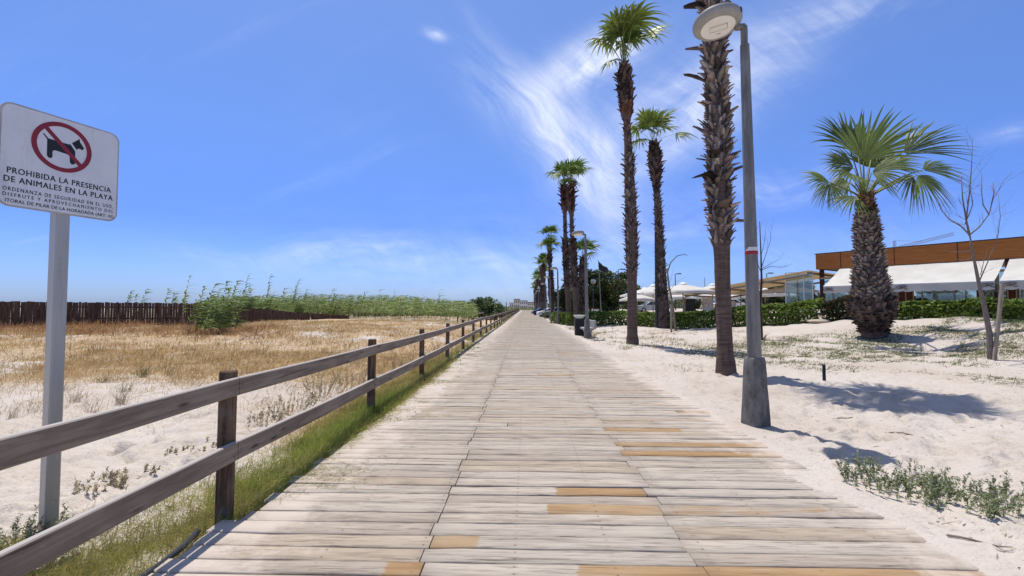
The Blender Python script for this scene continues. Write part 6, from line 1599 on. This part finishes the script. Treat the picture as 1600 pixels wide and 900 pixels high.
branchy('bare_sapling', 'leafless grey sapling leaning on a stake at right, in front of the awning', s1,
  [(1548, 548), (1546, 520), (1538, 478), (1530, 445), (1524, 415), (1518, 385), (1515, 365)], 0.056*s1.y/10,
  [(0.024, [(1515, 367), (1500, 352), (1482, 342), (1470, 327), (1464, 308)]), (0.022, [(1515, 367), (1530, 355), (1545, 335), (1552, 310), (1560, 298), (1566, 285)]),
   (0.034, [(1515, 368), (1510, 345), (1504, 310), (1502, 275)]), (0.022, [(1510, 340), (1515, 300), (1518, 260), (1520, 215)]), (0.016, [(1508, 350), (1520, 320), (1516, 295), (1512, 285)]),
   (0.018, [(1545, 335), (1536, 320), (1533, 295), (1534, 272)]), (0.016, [(1548, 325), (1553, 300), (1551, 285)]), (0.018, [(1530, 440), (1543, 410), (1558, 375), (1563, 340), (1560, 305)]),
   (0.014, [(1519, 392), (1500, 394), (1478, 392)]), (0.014, [(1522, 402), (1510, 406), (1496, 406)]), (0.012, [(1532, 430), (1538, 405), (1545, 385)])], 7, M_BARK)
sk = gp(1552, 563); m = MB(); m.bar(sk-Vector((0, 0, 0.2)), at(1566, 445, sk.y+0.05), 0.085, 0.085, up=(0, 1, 0), ch=0.012)
tag(m.build('tree_stake', M_STAKE, origin=sk), 'pale round wooden stake crossing the leafless sapling', 'stake')
s2 = gp(1189, 531)
branchy('bare_sapling', 'dark leafless young tree just right of the lamp pole', s2, [(1189, 515), (1187, 480), (1190, 440), (1189, 400), (1187, 346)], 0.075,
  [(0.016, [(1189, 425), (1183, 410), (1181, 385), (1183, 352)]), (0.016, [(1189, 420), (1196, 400), (1204, 375), (1205, 350)]), (0.014, [(1190, 422), (1205, 416), (1222, 418), (1238, 412)]),
   (0.012, [(1190, 420), (1208, 410), (1220, 404)]), (0.012, [(1189, 400), (1194, 380), (1198, 345)])], 9, M_DARKBARK)
tuft(s2.x+0.05, s2.y-0.1, 60, 0.5, [(0.22, 0.20, 0.09), (0.30, 0.25, 0.13)], 'straw tuft at the foot of the dark leafless young tree', name='straw_tuft', group='straw tufts on the right-hand sand', seed=50)
s3 = gp(1056, 517)
branchy('arching_sapling', 'thin sapling with one long arching stem right of the medium palm', s3, [(1054, 500), (1050, 470), (1045, 445), (1043, 425), (1048, 410), (1058, 400), (1070, 397), (1074, 400)], 0.022*s3.y/10,
  [(0.010, [(1047, 455), (1056, 440), (1070, 434)]), (0.010, [(1045, 445), (1050, 430), (1052, 420)])], 12, M_TWIG, 1, cat='sapling')
sk2 = gp(1049, 519); m = MB(); m.box(sk2+Vector((0, 0, 0.35*sk2.y/15)), (0.07*sk2.y/20, 0.07*sk2.y/20, 1.0*sk2.y/15), None, 0.008)
tag(m.build('sapling_stake', M_STAKE, origin=sk2), 'short pale stake beside the arching sapling', 'stake')
sp_ = gp(1062, 510); g5 = np.random.default_rng(61)
palm('palm_seedling', 'small green palm seedling beside the arching sapling', sp_, sp_+Vector((0, 0, 0.35)), [(0, 0.06), (1, 0.04)], [], g5, crown_spec(sp_+Vector((0, 0, 0.35)), g5, 8, 0.35, 0.5, lo=10), group=None, sep_fronds=False, cat='palm seedling', nring=6, smooth_n=8, kw=dict(nl=14))
bs = gp(1288, 598); m = MB(); m.tube([bs-Vector((0, 0, 0.2)), bs+Vector((0, 0, 0.36*bs.y/10.2)), bs+Vector((0.01, 0, 0.365*bs.y/10.2))], [0.033, 0.032, 0.025], 14)
tag(m.build('black_stake', M_BLACK, origin=bs, smooth='auto'), 'short black tube standing upright in the sand right of the lamp', 'stake')
st_ = gp(1290, 504); m = MB(); m.lathe([(0.05, -0.05), (0.30, -0.03), (0.36, 0.05), (0.28, 0.12), (0.05, 0.15)], (0, 0, 0), 16); m.v = [(st_.x+v[0]*2.6*(1+0.1*math.sin(v[1]*9)), st_.y+v[1]*0.9, st_.z+v[2]*1.2) for v in m.v]
tag(m.build('flat_stone', M_STONE, origin=st_, smooth='auto'), 'flat pale stone lying at the foot of the hedge left of the stout palm', 'stone')
hs_ = [(-2.30, 1.9), (-2.27, 2.6), (-2.285, 2.95), (-2.31, 3.2), (-2.36, 3.4)]
m = MB(); m.tube([(x, y, -0.015+0.03*ss(y, 3.2, 2.2)) for x, y in hs_], 0.020, 10)
tag(m.build('irrigation_hose', M_HOSE, origin=(-2.28, 2.9, 0), smooth=True), 'black irrigation hose lying along the left edge of the boards', 'hose')
for i, (px, py_, n, h, lab) in enumerate(((1128, 582, 40, 0.22, 'straw tuft at the left foot of the nearest palm'), (985, 600, 18, 0.14, 'tiny tuft by the right edge of the boards'), (1398, 545, 30, 0.2, 'dry tuft below the stout palm'),
    (1482, 505, 70, 0.5, 'pale straw tuft on the dune crest below the awning'), (1483, 556, 26, 0.26, 'spiky brown tuft left of the leafless sapling'), (970, 548, 40, 0.22, 'green tuft at the left foot of the tall slim palm'))):
    p = gp(px, py_); tuft(p.x, p.y, n, h, [(0.34, 0.28, 0.15), (0.25, 0.20, 0.11), (0.20, 0.19, 0.08)], lab, name='straw_tuft', group='straw tufts on the right-hand sand', spread=0.10, lean=0.7, seed=60+i)
def fallen(px, py_, L, an, label):
    p = gp(px, py_); d = Vector((math.cos(an), math.sin(an), 0)); pp = [p+d*L*(k/5-0.5)+Vector((-d.y, d.x, 0))*0.05*L*math.sin(k*1.3) for k in range(6)]; pp = [Vector((a_.x, a_.y, H1(a_.x, a_.y)+0.012)) for a_ in pp]
    m = MB(); m.tube(pp, [0.008, 0.008, 0.007, 0.006, 0.005, 0.003], 5); tag(m.build('fallen_twig', M_TWIG, origin=p), label, 'twig', 'larger twigs lying on the sand')
fallen(1420, 680, 0.5, -0.5, 'pale twig lying on open sand above the beach plants'); fallen(1375, 560, 0.6, -0.8, 'long thin twig lying on the sand below the stout palm'); fallen(1000, 852, 0.10, 0.2, 'tiny twig lying on the boards') if False else None
fallen(1320, 655, 0.28, 0.1, 'short twig in front of the palm-head shadow'); fallen(1530, 850, 0.35, -0.3, 'dark twig lying near the bottom right corner')
